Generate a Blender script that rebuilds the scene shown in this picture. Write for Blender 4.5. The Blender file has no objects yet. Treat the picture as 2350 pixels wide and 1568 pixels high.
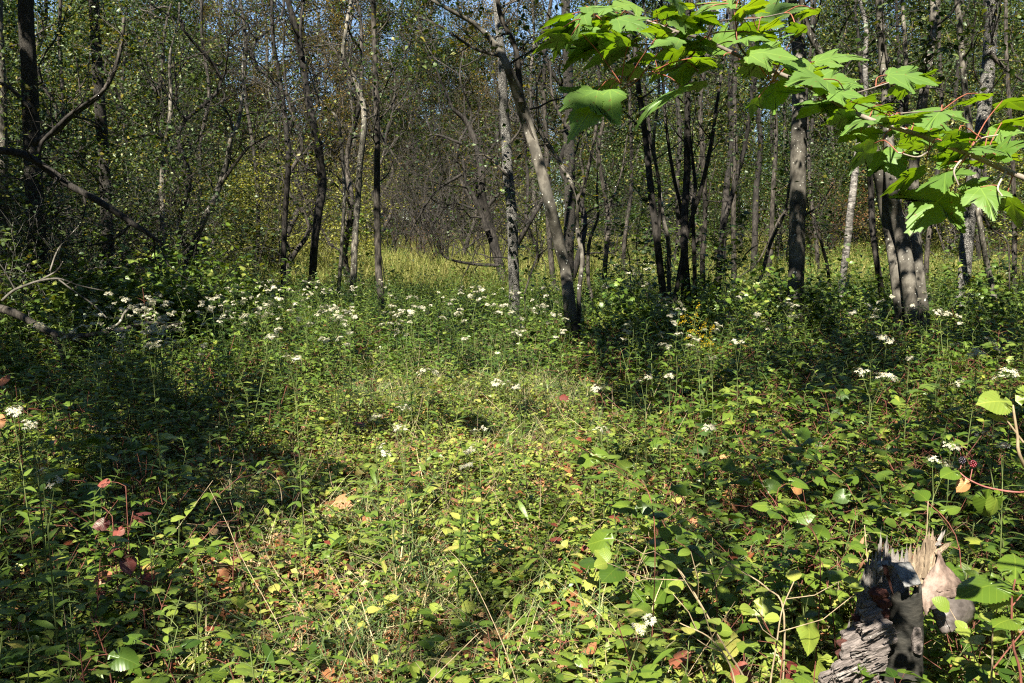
import bpy, math, random
import numpy as np

R = math.radians
SC = bpy.context.scene
COL = SC.collection

# ------------------------------------------------------------------ camera
PITCH = R(7.1)
CAM_Z = 1.6
cam_d = bpy.data.cameras.new("camera")
cam = bpy.data.objects.new("camera", cam_d)
COL.objects.link(cam)
cam.location = (0, 0, CAM_Z)
cam.rotation_euler = (R(90) - PITCH, 0, 0)
cam_d.sensor_width = 36.0
FPX = 1955.0                      # focal length in units of a 2350 px wide picture
cam_d.lens = 36.0 * FPX / 2350.0
cam_d.clip_start = 0.05
cam_d.clip_end = 3000
SC.camera = cam

# ------------------------------------------------------------------ sky, sun, exposure
SUN_EL = R(47)
SUN_AZ = R(20)                    # to the left of straight behind the camera
SDIR = np.array([-math.sin(SUN_AZ) * math.cos(SUN_EL), -math.cos(SUN_AZ) * math.cos(SUN_EL), math.sin(SUN_EL)])
world = bpy.data.worlds.new("World")
SC.world = world
world.use_nodes = True
wn = world.node_tree
bg = wn.nodes["Background"]
sky = wn.nodes.new("ShaderNodeTexSky")
sky.sky_type = 'NISHITA'
sky.sun_disc = False
sky.sun_elevation = SUN_EL
sky.sun_rotation = R(180) + SUN_AZ
sky.air_density = 1.0
sky.dust_density = 0.0
sky.ozone_density = 4.0
wn.links.new(sky.outputs[0], bg.inputs[0])
bg.inputs[1].default_value = 0.05
sun_d = bpy.data.lights.new("sun", 'SUN')
sun = bpy.data.objects.new("sun", sun_d)
COL.objects.link(sun)
sun_d.energy = 5.0
sun_d.angle = R(0.53)
sun_d.color = (1.0, 0.93, 0.79)
from mathutils import Vector
sun.rotation_euler = Vector(-SDIR).to_track_quat('-Z', 'Y').to_euler()
SC.view_settings.view_transform = 'Standard'
SC.view_settings.look = 'None'
SC.view_settings.gamma = 1.0
SC.view_settings.use_curve_mapping = False
SC.view_settings.exposure = 2.05
cy = SC.cycles
cy.use_denoising = False
cy.filter_width = 1.2
cy.max_bounces = 3
cy.diffuse_bounces = 2
cy.glossy_bounces = 2
cy.transmission_bounces = 3
cy.transparent_max_bounces = 4
cy.caustics_reflective = False
cy.caustics_refractive = False
SC.render.film_transparent = False

# ------------------------------------------------------------------ helpers
CF = np.array([0, math.cos(PITCH), -math.sin(PITCH)])
CU = np.array([0, math.sin(PITCH), math.cos(PITCH)])
CR = np.array([1.0, 0, 0])
CAM = np.array([0, 0, CAM_Z])


def W(px, py, Y):
    """a point of the place: direction of a spot in the photo (2350 px wide), at Y metres ahead"""
    d = CF + CR * (px - 1175.0) / FPX + CU * (784.0 - py) / FPX
    return CAM + d * (Y / d[1])


def to_px(P):
    P = np.asarray(P, float) - CAM
    z = P @ CF
    z = np.where(np.abs(z) < 1e-6, 1e-6, z)
    return 1175 + FPX * (P @ CR) / z, 784 - FPX * (P @ CU) / z, z


def _hash(ix, iy, s):
    n = (ix * 374761393 + iy * 668265263 + s * 974634777) & 0x7fffffff
    n = ((n ^ (n >> 13)) * 1274126177) & 0x7fffffff
    return ((n ^ (n >> 16)) & 0xffff) / 65535.0


def noise2(x, y, s=0):
    x = np.asarray(x, float); y = np.asarray(y, float)
    x, y = np.broadcast_arrays(x, y)
    ix = np.floor(x).astype(np.int64); iy = np.floor(y).astype(np.int64)
    fx = x - ix; fy = y - iy
    fx = fx * fx * (3 - 2 * fx); fy = fy * fy * (3 - 2 * fy)
    a = _hash(ix, iy, s); b = _hash(ix + 1, iy, s); c = _hash(ix, iy + 1, s); d = _hash(ix + 1, iy + 1, s)
    return a + (b - a) * fx + (c - a) * fy + (a - b - c + d) * fx * fy


def fbm(x, y, s=0, o=3):
    t = 0; a = 1; n = 0
    for k in range(o):
        t = t + a * noise2(np.asarray(x) * 2 ** k, np.asarray(y) * 2 ** k, s + k * 17); n += a; a *= .5
    return t / n


def ground_z(x, y):
    x = np.asarray(x, float); y = np.asarray(y, float)
    far = np.clip(y - 17, 0, 60)
    return 0.05 * far + 0.16 * (fbm(x * .35 + 3, y * .35, 5) - .5) * np.clip((y - 1) / 6, .3, 1) + .05 * (fbm(x * 1.6, y * 1.6, 9) - .5)


def unit(a):
    a = np.asarray(a, float)
    return a / np.maximum(np.linalg.norm(a, axis=-1, keepdims=True), 1e-9)


class MB:
    """collects geometry for ONE mesh"""

    def __init__(s):
        s.v = []; s.t = []; s.uv = []; s.q3 = []; s.q4 = []; s.m3 = []; s.m4 = []; s.n = 0

    def add(s, v, tris=None, quads=None, mat=0, tint=.5, uv=None):
        v = np.asarray(v, float).reshape(-1, 3)
        k = len(v)
        s.v.append(v)
        s.t.append(np.broadcast_to(np.asarray(tint, float), (k,)).copy())
        s.uv.append(np.zeros((k, 2)) if uv is None else np.asarray(uv, float).reshape(-1, 2))
        if tris is not None and len(tris):
            f = np.asarray(tris, np.int64).reshape(-1, 3)
            s.q3.append(f + s.n); s.m3.append(np.full(len(f), mat))
        if quads is not None and len(quads):
            f = np.asarray(quads, np.int64).reshape(-1, 4)
            s.q4.append(f + s.n); s.m4.append(np.full(len(f), mat))
        s.n += k

    def shift(s, o):
        s.v = [a - np.asarray(o, float) for a in s.v]
        return s

    def mesh(s, name, mats, smooth=True):
        me = bpy.data.meshes.new(name)
        if s.n:
            V = np.concatenate(s.v)
            f3 = np.concatenate(s.q3) if s.q3 else np.zeros((0, 3), np.int64)
            f4 = np.concatenate(s.q4) if s.q4 else np.zeros((0, 4), np.int64)
            loops = np.concatenate([f3.ravel(), f4.ravel()]).astype(np.int32)
            n3, n4 = len(f3), len(f4)
            starts = np.concatenate([np.arange(n3) * 3, n3 * 3 + np.arange(n4) * 4]).astype(np.int32)
            mi = np.concatenate((s.m3 or [np.zeros(0)]) + (s.m4 or [np.zeros(0)])).astype(np.int32)
            me.vertices.add(len(V)); me.vertices.foreach_set("co", V.astype(np.float32).ravel())
            me.loops.add(len(loops)); me.loops.foreach_set("vertex_index", loops)
            me.polygons.add(n3 + n4); me.polygons.foreach_set("loop_start", starts)
            me.polygons.foreach_set("material_index", mi)
            me.polygons.foreach_set("use_smooth", np.full(n3 + n4, smooth))
            at = me.attributes.new("tint", 'FLOAT', 'POINT')
            at.data.foreach_set("value", np.concatenate(s.t).astype(np.float32))
            ul = me.uv_layers.new(name="UVMap")
            ul.data.foreach_set("uv", np.concatenate(s.uv)[loops].astype(np.float32).ravel())
            me.update(calc_edges=True)
        for m in (mats if isinstance(mats, (list, tuple)) else [mats]):
            me.materials.append(m)
        return me

    def build(s, name, mats, parent=None, loc=None, smooth=True):
        if loc is not None:
            s.shift(loc)
        return link(name, s.mesh(name, mats, smooth), parent, loc if parent is None else None)


def link(name, me, parent=None, loc=None):
    o = bpy.data.objects.new(name, me)
    COL.objects.link(o)
    if parent is not None:
        o.parent = parent
    if loc is not None:
        o.location = loc
    return o


def tag(o, label=None, cat=None, group=None, kind=None):
    if label: o['label'] = label
    if cat: o['category'] = cat
    if group: o['group'] = group
    if kind: o['kind'] = kind
    return o


def empty(name, loc, rz=0, label=None, cat=None, group=None):
    o = bpy.data.objects.new(name, None)
    o.empty_display_size = .1
    COL.objects.link(o)
    o.location = loc; o.rotation_euler = (0, 0, rz)
    return tag(o, label, cat, group)


def copy_tree(o, parent=None):
    c = o.copy(); COL.objects.link(c)
    if parent is not None:
        c.parent = parent
    for ch in o.children:
        copy_tree(ch, c)
    return c


def tube(mb, path, rad, k=6, mat=0, tint=.5, rough=0, seed=0, cap=True):
    P = np.asarray(path, float); n = len(P)
    r = np.broadcast_to(np.asarray(rad, float), (n,))
    T = unit(np.gradient(P, axis=0))
    mt = P[-1] - P[0]
    ref = np.array([1., 0, 0]) if abs(mt[2]) > .6 * np.linalg.norm(mt) else np.array([0, 0, 1.])
    A = unit(np.cross(T, ref)); B = np.cross(T, A)
    a = np.arange(k) * 2 * math.pi / k
    rr = np.repeat(r[:, None], k, 1)
    if rough:
        L = np.concatenate([[0], np.cumsum(np.linalg.norm(np.diff(P, axis=0), axis=1))])
        g = fbm(np.cos(a)[None] * 1.7 + 5 + np.sin(a)[None] * 2.3, L[:, None] * 5 + np.sin(a)[None] * 2, seed, 3) - .5
        rr = rr * (1 + rough * 2 * g)
    V = P[:, None] + rr[..., None] * (np.cos(a)[None, :, None] * A[:, None] + np.sin(a)[None, :, None] * B[:, None])
    i = np.arange(n - 1)[:, None] * k; j = np.arange(k)[None]; j2 = (j + 1) % k
    Q = np.stack([i + j, i + j2, i + k + j2, i + k + j], -1).reshape(-1, 4)
    uv = np.stack(np.broadcast_arrays((a / 6.283)[None], np.linspace(0, 1, n)[:, None]), -1).reshape(-1, 2)
    V = V.reshape(-1, 3)
    if cap:
        V = np.vstack([V, P[-1] + T[-1] * r[-1] * .4])
        e = n * k
        tr = np.stack([(n - 1) * k + np.arange(k), (n - 1) * k + (np.arange(k) + 1) % k, np.full(k, e)], -1)
        mb.add(V, tris=tr, quads=Q, mat=mat, tint=tint, uv=np.vstack([uv, [[0, 1]]]))
    else:
        mb.add(V, quads=Q, mat=mat, tint=tint, uv=uv)


def smooth_path(pts, n):
    """Catmull-Rom through points (rows may carry extra columns such as widths)"""
    P = np.asarray(pts, float)
    if len(P) < 3:
        t = np.linspace(0, 1, n)[:, None]
        return P[0] * (1 - t) + P[-1] * t
    Q = np.vstack([2 * P[0] - P[1], P, 2 * P[-1] - P[-2]])
    u = np.linspace(0, len(P) - 1 - 1e-6, n)
    i = u.astype(int); f = (u - i)[:, None]
    p0, p1, p2, p3 = Q[i], Q[i + 1], Q[i + 2], Q[i + 3]
    return .5 * (2 * p1 + (p2 - p0) * f + (2 * p0 - 5 * p1 + 4 * p2 - p3) * f * f + (3 * p1 - p0 - 3 * p2 + p3) * f ** 3)


# ---- leaf shapes: base at origin, tip at +y (length 1), upper side +z
def _leaf(ws, ys, fold=.18, droop=.25, curl=0):
    """midrib leaf: half widths ws at stations ys"""
    v = [(0, 0, 0)]; uv = [(0, 0)]; tri = []; quad = []
    idx = []
    for w, y in zip(ws, ys):
        z = -droop * y * y + .12 * y
        v += [(-w, y, z + fold * w), (0, y, z), (w, y, z + fold * w)]
        uv += [(-w, y), (0, y), (w, y)]
        idx.append(len(v) - 3)
    z = -droop + .12
    v.append((0, 1, z)); uv.append((0, 1)); tip = len(v) - 1
    a = idx[0]
    tri += [(0, a + 1, a), (0, a + 2, a + 1)]
    for a, b in zip(idx[:-1], idx[1:]):
        quad += [(a, a + 1, b + 1, b), (a + 1, a + 2, b + 2, b + 1)]
    a = idx[-1]
    tri += [(a, a + 1, tip), (a + 1, a + 2, tip)]
    return np.array(v, float), np.array(tri), np.array(quad).reshape(-1, 4), np.array(uv, float)


def outline_leaf(half, cy=.3, wav=.05, droop=.3, ring=.55, serr=0, seed=0, cup=.22):
    """lobed leaf from the right half of its outline (x>=0, from base to tip)"""
    h = np.array(half, float)
    if serr:
        out = [h[0]]
        rg = np.random.RandomState(seed)
        for a, b in zip(h[:-1], h[1:]):
            L = np.linalg.norm(b - a); k = max(1, int(L / .07))
            nrm = np.array([b[1] - a[1], -(b[0] - a[0])]) / max(L, 1e-6)
            for q in range(1, k + 1):
                f = q / k
                if q < k or k > 1:
                    m = a + (b - a) * (f - .35 / k)
                    out.append(m + nrm * serr * (1 + .5 * rg.randn()))
                out.append(a + (b - a) * f)
        h = np.array(out)
    o = np.vstack([h, (h[1:-1] * [-1, 1])[::-1]])
    n = len(o)
    c = np.array([0, cy])
    r1 = c + (o - c) * ring
    P = np.vstack([[c], r1, o])
    z = -droop * P[:, 1] ** 2 + .15 * P[:, 1] - cup * np.abs(P[:, 0]) ** 1.6 + wav * np.sin(P[:, 0] * 9 + seed) * np.cos(P[:, 1] * 7 + seed * 2)
    V = np.column_stack([P, z])
    j = np.arange(n); j2 = (j + 1) % n
    tr = np.stack([np.zeros(n, int), 1 + j2, 1 + j], -1)[:, ::-1]
    q = np.stack([1 + j, 1 + j2, 1 + n + j2, 1 + n + j], -1)[:, ::-1]
    return V, tr, q, P.copy()


DIAM = (np.array([(0, 0, 0), (.3, .45, .05), (0, 1, -.1), (-.3, .45, .05)], float), np.array([(0, 1, 2), (0, 2, 3)]), np.zeros((0, 4), int),
        np.array([(0, 0), (.3, .45), (0, 1), (-.3, .45)], float))
OVATE = _leaf([.25, .30, .15], [.2, .42, .74])
OVATE_LO = _leaf([.32], [.42])
ROUND = _leaf([.3, .42, .36, .2], [.15, .4, .65, .88], droop=.18)
ELLIP = _leaf([.17, .24, .16], [.2, .5, .8])
LANCE = _leaf([.085, .115, .07], [.2, .45, .75], droop=.38)
LANCE_LO = _leaf([.12], [.42], droop=.38)
LOBED = outline_leaf([(0, 0), (.2, -.06), (.38, .12), (.55, .42), (.36, .42), (.3, .58), (.42, .78), (.2, .74), (0, 1)], .28, .03, .25, .5)
MAPLE_HALF = [(0, 0), (.13, -.06), (.32, .0), (.50, .10), (.44, .20), (.58, .34), (.74, .58), (.54, .57), (.37, .55), (.33, .66), (.23, .82), (.10, .95), (0, 1.12)]
_OLD = [(0, 0), (.12, -.09), (.34, -.04), (.58, .04), (.42, .13), (.40, .21), (.66, .40), (.78, .62), (.56, .55), (.43, .51), (.30, .40), (.23, .50), (.30, .70), (.24, .80), (.11, .90), (0, 1.12)]


def frames(d, nrm):
    y = unit(d); x = unit(np.cross(y, nrm)); z = np.cross(x, y)
    return np.stack([x, y, z], -1)          # columns


def add_leaves(mb, tpl, pos, d, nrm, size, mat=0, tint=.5):
    """many copies of a leaf shape"""
    V, tr, q, uv = tpl
    pos = np.asarray(pos, float).reshape(-1, 3); N = len(pos)
    if N == 0: return
    M = frames(np.broadcast_to(d, (N, 3)), np.broadcast_to(nrm, (N, 3)))
    size = np.broadcast_to(np.asarray(size, float), (N,))
    X = np.einsum('nij,vj->nvi', M, V) * size[:, None, None] + pos[:, None]
    k = len(V); off = (np.arange(N) * k)[:, None, None]
    t = np.repeat(np.broadcast_to(np.asarray(tint, float), (N,)), k)
    mb.add(X.reshape(-1, 3), tris=(tr[None] + off).reshape(-1, 3) if len(tr) else None,
           quads=(q[None] + off).reshape(-1, 4) if len(q) else None, mat=mat, tint=t, uv=np.tile(uv, (N, 1)))


def rdirs(rg, n, zlo=-.4, zhi=.4):
    a = rg.rand(n) * 6.283; z = zlo + rg.rand(n) * (zhi - zlo)
    c = np.sqrt(np.maximum(0, 1 - z * z))
    return np.stack([np.cos(a) * c, np.sin(a) * c, z], -1)


def up_jit(rg, n, j=.5):
    return unit(np.array([0, 0, 1.]) + rg.randn(n, 3) * j)


# ------------------------------------------------------------------ materials
def newmat(name):
    m = bpy.data.materials.new(name); m.use_nodes = True
    t = m.node_tree; t.nodes.clear()
    o = t.nodes.new("ShaderNodeOutputMaterial")
    return m, t, o


def N(t, typ, **kw):
    n = t.nodes.new(typ)
    for k, v in kw.items():
        if k == 'op': n.operation = v
        elif k.startswith('i'): n.inputs[int(k[1:])].default_value = v
        else: setattr(n, k, v)
    return n


def mth(t, op, a, b=None, c=None):
    n = t.nodes.new("ShaderNodeMath"); n.operation = op
    for i, x in enumerate((a, b, c)):
        if x is None: continue
        if isinstance(x, (int, float)): n.inputs[i].default_value = x
        else: t.links.new(x, n.inputs[i])
    return n.outputs[0]


def ramp(t, fac, stops, interp='LINEAR'):
    n = t.nodes.new("ShaderNodeValToRGB"); n.color_ramp.interpolation = interp
    e = n.color_ramp.elements
    while len(e) < len(stops): e.new(.5)
    for x, (p, c) in zip(e, stops):
        x.position = p; x.color = (*c, 1) if len(c) == 3 else c
    t.links.new(fac, n.inputs[0])
    return n.outputs[0]


def mixc(t, fac, a, b, mode='MIX'):
    n = t.nodes.new("ShaderNodeMix"); n.data_type = 'RGBA'; n.blend_type = mode
    for s, x in ((n.inputs[0], fac), (n.inputs[6], a), (n.inputs[7], b)):
        if isinstance(x, (int, float)): s.default_value = x
        elif isinstance(x, tuple): s.default_value = (*x, 1)
        else: t.links.new(x, s)
    return n.outputs[2]


def leaf_mat(name, stops, trans=.4, gloss=.35, veins=0, spot=0, rnd=.25, tr_col=(1.35, 1.25, .45), palm=False, gcap=.12):
    m, t, o = newmat(name)
    at = N(t, "ShaderNodeAttribute", attribute_name="tint")
    oi = N(t, "ShaderNodeObjectInfo")
    f = mth(t, 'ADD', at.outputs['Fac'], mth(t, 'MULTIPLY', mth(t, 'SUBTRACT', oi.outputs['Random'], .5), rnd))
    col = ramp(t, f, stops)
    bump = None
    if veins or spot:
        uvn = N(t, "ShaderNodeUVMap"); uvn.uv_map = "UVMap"
        sp = N(t, "ShaderNodeSeparateXYZ"); t.links.new(uvn.outputs[0], sp.inputs[0])
        au = mth(t, 'ABSOLUTE', sp.outputs[0])
    if spot:
        ns = N(t, "ShaderNodeTexNoise"); ns.inputs['Scale'].default_value = 9
        ns.noise_dimensions = '4D'
        t.links.new(uvn.outputs[0], ns.inputs['Vector'])
        t.links.new(mth(t, 'MULTIPLY', at.outputs['Fac'], 57.0), ns.inputs['W'])
        k = ramp(t, ns.outputs[0], [(.66, (0, 0, 0)), (.72, (1, 1, 1))])
        col = mixc(t, mth(t, 'MULTIPLY', k, spot), col, (.13, .05, .015))
        ns2 = N(t, "ShaderNodeTexNoise"); ns2.inputs['Scale'].default_value = 2.5
        t.links.new(uvn.outputs[0], ns2.inputs['Vector'])
        col = mixc(t, mth(t, 'MULTIPLY', ns2.outputs[0], .5), col, mixc(t, 1.0, col, (1.3, 1.15, .7), 'MULTIPLY'))
    if veins:
        mid = mth(t, 'LESS_THAN', au, .014)
        fr = mth(t, 'FRACT', mth(t, 'MULTIPLY', mth(t, 'SUBTRACT', sp.outputs[1], mth(t, 'MULTIPLY', au, .75)), 7.5))
        tri = mth(t, 'ABSOLUTE', mth(t, 'SUBTRACT', fr, .5))
        side = mth(t, 'MULTIPLY', mth(t, 'GREATER_THAN', tri, .45), .55)
        v = mth(t, 'MAXIMUM', mid, side)
        if palm:
            an = mth(t, 'ARCTAN2', au, sp.outputs[1]); rr = mth(t, 'SQRT', mth(t, 'ADD', mth(t, 'MULTIPLY', au, au), mth(t, 'MULTIPLY', sp.outputs[1], sp.outputs[1])))
            v = mid
            for q in (.80, 1.42):
                v = mth(t, 'MAXIMUM', v, mth(t, 'LESS_THAN', mth(t, 'MULTIPLY', mth(t, 'ABSOLUTE', mth(t, 'SUBTRACT', an, q)), rr), .010))
        col = mixc(t, mth(t, 'MULTIPLY', v, veins), col, mixc(t, 1.0, col, (1.9, 1.6, 1.6), 'MULTIPLY'))
        if not palm:
            bn = N(t, "ShaderNodeBump"); bn.inputs['Strength'].default_value = .2; bn.inputs['Distance'].default_value = .002
            t.links.new(mth(t, 'SUBTRACT', tri, mth(t, 'MULTIPLY', mid, .4)), bn.inputs['Height'])
            bump = bn.outputs[0]
    df = N(t, "ShaderNodeBsdfDiffuse"); t.links.new(col, df.inputs[0])
    tl = N(t, "ShaderNodeBsdfTranslucent"); t.links.new(mixc(t, 1.0, col, tr_col, 'MULTIPLY'), tl.inputs[0])
    mx = N(t, "ShaderNodeMixShader"); mx.inputs[0].default_value = trans
    t.links.new(df.outputs[0], mx.inputs[1]); t.links.new(tl.outputs[0], mx.inputs[2])
    out = mx.outputs[0]
    if gloss:
        gl = N(t, "ShaderNodeBsdfGlossy"); gl.inputs['Roughness'].default_value = gloss
        gl.inputs[0].default_value = (.85, .95, .8, 1)
        lw = N(t, "ShaderNodeFresnel"); lw.inputs[0].default_value = 1.38
        geo = N(t, "ShaderNodeNewGeometry")
        fr2 = mth(t, 'MULTIPLY', lw.outputs[0], mth(t, 'SUBTRACT', 1.0, mth(t, 'MULTIPLY', geo.outputs['Backfacing'], .8)))
        m2 = N(t, "ShaderNodeMixShader"); t.links.new(mth(t, 'MINIMUM', fr2, gcap), m2.inputs[0])
        t.links.new(out, m2.inputs[1]); t.links.new(gl.outputs[0], m2.inputs[2])
        if bump is not None:
            t.links.new(bump, gl.inputs['Normal']); t.links.new(bump, df.inputs['Normal'])
        out = m2.outputs[0]
    t.links.new(out, o.inputs[0])
    return m


def bark_mat(name, dark, light, kind='rough', lichen=None, lichen_amt=.0, scale=1.0, bump=.6):
    m, t, o = newmat(name)
    tc = N(t, "ShaderNodeTexCoord")
    mp = N(t, "ShaderNodeMapping"); t.links.new(tc.outputs['Object'], mp.inputs[0])
    oi = N(t, "ShaderNodeObjectInfo")
    off = mth(t, 'MULTIPLY', oi.outputs['Random'], 37.0)
    cmb = N(t, "ShaderNodeCombineXYZ")
    for i in range(3): t.links.new(off, cmb.inputs[i])
    t.links.new(cmb.outputs[0], mp.inputs['Location'])
    if kind == 'flaky':
        mp.inputs['Scale'].default_value = (26 * scale, 26 * scale, 11 * scale)
        vo = N(t, "ShaderNodeTexVoronoi"); vo.feature = 'DISTANCE_TO_EDGE'
        vc = N(t, "ShaderNodeTexVoronoi")
        nz = N(t, "ShaderNodeTexNoise"); nz.inputs['Scale'].default_value = 1.3; nz.inputs['Detail'].default_value = 5
        t.links.new(mp.outputs[0], nz.inputs['Vector'])
        ad = N(t, "ShaderNodeVectorMath"); ad.operation = 'ADD'
        sc = N(t, "ShaderNodeVectorMath"); sc.operation = 'SCALE'; sc.inputs['Scale'].default_value = 1.1
        t.links.new(nz.outputs['Color'], sc.inputs[0]); t.links.new(mp.outputs[0], ad.inputs[0]); t.links.new(sc.outputs[0], ad.inputs[1])
        t.links.new(ad.outputs[0], vo.inputs['Vector']); t.links.new(ad.outputs[0], vc.inputs['Vector'])
        h = ramp(t, vo.outputs[0], [(0, (0, 0, 0)), (.18, (1, 1, 1))])
        cellv = N(t, "ShaderNodeSeparateColor"); t.links.new(vc.outputs['Color'], cellv.inputs[0])
        plate = ramp(t, cellv.outputs[0], [(0, tuple(np.array(light) * .55)), (.5, light), (1, tuple(np.array(light) * 1.35))])
        col = mixc(t, h, dark, plate)
        fine = N(t, "ShaderNodeTexNoise"); fine.inputs['Scale'].default_value = 6; fine.inputs['Detail'].default_value = 4
        t.links.new(mp.outputs[0], fine.inputs['Vector'])
        col = mixc(t, .45, col, mixc(t, 1.0, col, fine.outputs[0], 'MULTIPLY'))
        hgt = mth(t, 'ADD', h, mth(t, 'MULTIPLY', cellv.outputs[1], .6))
    else:
        st = {'rough': (34, 34, 9), 'smooth': (9, 9, 5), 'birch': (10, 10, 26)}[kind]
        mp.inputs['Scale'].default_value = tuple(x * scale for x in st)
        nz = N(t, "ShaderNodeTexNoise"); nz.inputs['Scale'].default_value = 1; nz.inputs['Detail'].default_value = 6; nz.inputs['Roughness'].default_value = .65
        t.links.new(mp.outputs[0], nz.inputs['Vector'])
        col = ramp(t, nz.outputs[0], [(.40, dark), (.62, light)])
        hgt = nz.outputs[0]
        # large tonal patches along the trunk
        n3 = N(t, "ShaderNodeTexNoise"); n3.inputs['Scale'].default_value = 2.2
        t.links.new(tc.outputs['Object'], n3.inputs['Vector'])
        col = mixc(t, .6, col, mixc(t, 1.0, col, ramp(t, n3.outputs[0], [(.38, (.35, .35, .34)), (.62, (1.7, 1.65, 1.6))]), 'MULTIPLY'))
    if lichen:
        vo2 = N(t, "ShaderNodeTexVoronoi"); vo2.inputs['Scale'].default_value = 26
        t.links.new(tc.outputs['Object'], vo2.inputs['Vector'])
        n4 = N(t, "ShaderNodeTexNoise"); n4.inputs['Scale'].default_value = 7; n4.inputs['Detail'].default_value = 3
        t.links.new(tc.outputs['Object'], n4.inputs['Vector'])
        sm = N(t, "ShaderNodeSeparateColor"); t.links.new(vo2.outputs['Color'], sm.inputs[0])
        lim = mth(t, 'MULTIPLY', mth(t, 'SUBTRACT', n4.outputs[0], .38), lichen_amt * mth_const(1.0))
        k = mth(t, 'LESS_THAN', vo2.outputs['Distance'], mth(t, 'MULTIPLY', lim, sm.outputs[0]))
        col = mixc(t, mth(t, 'MULTIPLY', k, .8), col, lichen)
    pb = N(t, "ShaderNodeBsdfPrincipled"); pb.inputs['Roughness'].default_value = .85
    pb.inputs['Specular IOR Level'].default_value = .25
    t.links.new(col, pb.inputs['Base Color'])
    bn = N(t, "ShaderNodeBump"); bn.inputs['Strength'].default_value = bump; bn.inputs['Distance'].default_value = .02
    t.links.new(hgt, bn.inputs['Height']); t.links.new(bn.outputs[0], pb.inputs['Normal'])
    t.links.new(pb.outputs[0], o.inputs[0])
    return m


def mth_const(x):
    return x


def plain_mat(name, dark, light, scale=30, rough=.8, bump=0, stretch=(1, 1, 1), spec=.3, turn=0):
    m, t, o = newmat(name)
    tc = N(t, "ShaderNodeTexCoord"); mp = N(t, "ShaderNodeMapping"); t.links.new(tc.outputs['Object'], mp.inputs[0])
    mp.inputs['Scale'].default_value = stretch
    if turn:
        m0 = N(t, "ShaderNodeMapping"); m0.inputs['Rotation'].default_value = (0, turn, 0); t.links.new(tc.outputs['Object'], m0.inputs[0]); t.links.new(m0.outputs[0], mp.inputs[0])
    nz = N(t, "ShaderNodeTexNoise"); nz.inputs['Scale'].default_value = scale; nz.inputs['Detail'].default_value = 6; nz.inputs['Roughness'].default_value = .65
    t.links.new(mp.outputs[0], nz.inputs['Vector'])
    at = N(t, "ShaderNodeAttribute", attribute_name="tint")
    col = ramp(t, nz.outputs[0], [(.3, dark), (.7, light)])
    col = mixc(t, .7, col, mixc(t, 1.0, col, mth(t, 'ADD', mth(t, 'MULTIPLY', at.outputs['Fac'], 1.2), .4), 'MULTIPLY'))
    pb = N(t, "ShaderNodeBsdfPrincipled"); pb.inputs['Roughness'].default_value = rough
    pb.inputs['Specular IOR Level'].default_value = spec
    t.links.new(col, pb.inputs['Base Color'])
    if bump:
        bn = N(t, "ShaderNodeBump"); bn.inputs['Strength'].default_value = bump; bn.inputs['Distance'].default_value = .01
        t.links.new(nz.outputs[0], bn.inputs['Height']); t.links.new(bn.outputs[0], pb.inputs['Normal'])
    t.links.new(pb.outputs[0], o.inputs[0])
    return m


G_DARK = (.024, .055, .008); G_MID = (.062, .112, .013); G_LIT = (.115, .17, .025); G_YEL = (.20, .225, .042); STRAW = (.30, .23, .10)
M = {}
M['herb'] = leaf_mat('herb leaf', [(0, G_DARK), (.35, G_MID), (.7, G_LIT), (.95, G_YEL)], gloss=.38, trans=.3)
M['low'] = leaf_mat('low plant leaf', [(0, G_MID), (.4, G_LIT), (.72, (.185, .23, .045)), (.92, (.28, .27, .075)), (.95, (.16, .05, .02)), (1, (.13, .03, .02))], gloss=.42, trans=.32, veins=.5, spot=.5)
M['bramble'] = leaf_mat('bramble leaf', [(0, G_DARK), (.4, G_MID), (.75, G_LIT), (.93, G_YEL), (1, (.2, .07, .03))], gloss=.36, trans=.32, veins=.6, spot=.3)
M['grass'] = leaf_mat('grass blade', [(0, (.045, .10, .03)), (.4, (.12, .165, .06)), (.65, (.30, .265, .13)), (1, (.44, .37, .21))], gloss=.5, trans=.3)
M['meadow'] = leaf_mat('meadow grass', [(0, (.13, .17, .04)), (.5, (.24, .25, .08)), (1, (.34, .30, .125))], gloss=0, trans=.35)
M['litter'] = leaf_mat('fallen leaf', [(0, (.06, .026, .014)), (.3, (.15, .06, .026)), (.6, (.28, .11, .045)), (.8, (.34, .18, .08)), (1, (.38, .27, .14))], gloss=.6, trans=.15, veins=.3, tr_col=(1.2, .9, .6))
M['maple'] = leaf_mat('maple leaf', [(0, (.06, .14, .014)), (.5, (.085, .18, .02)), (1, (.12, .21, .022))], trans=.5, gloss=.5, veins=.55, spot=.9, rnd=.4, tr_col=(1.75, 1.45, .2), palm=True, gcap=.10)
M['crown'] = leaf_mat('tree leaf', [(0, (.014, .032, .006)), (.5, (.034, .064, .011)), (.85, (.09, .12, .02)), (1, (.2, .17, .03))], gloss=.45)
M['far_green'] = leaf_mat('far green leaf', [(0, (.011, .022, .007)), (.5, (.026, .046, .013)), (.85, (.065, .082, .022)), (1, (.2, .15, .035))], gloss=0, rnd=.45)
M['far_olive'] = leaf_mat('far olive leaf', [(0, (.022, .026, .010)), (.45, (.048, .047, .018)), (.8, (.085, .07, .027)), (1, (.25, .17, .045))], gloss=0, rnd=.45)
M['bush'] = leaf_mat('bush leaf', [(0, (.08, .10, .015)), (.5, (.17, .18, .025)), (.85, (.26, .25, .05)), (1, (.40, .38, .14))], gloss=.4, rnd=.2)
M['rust'] = leaf_mat('rusty bush leaf', [(0, (.05, .05, .02)), (.5, (.12, .075, .035)), (1, (.2, .09, .05))], gloss=0)
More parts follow.
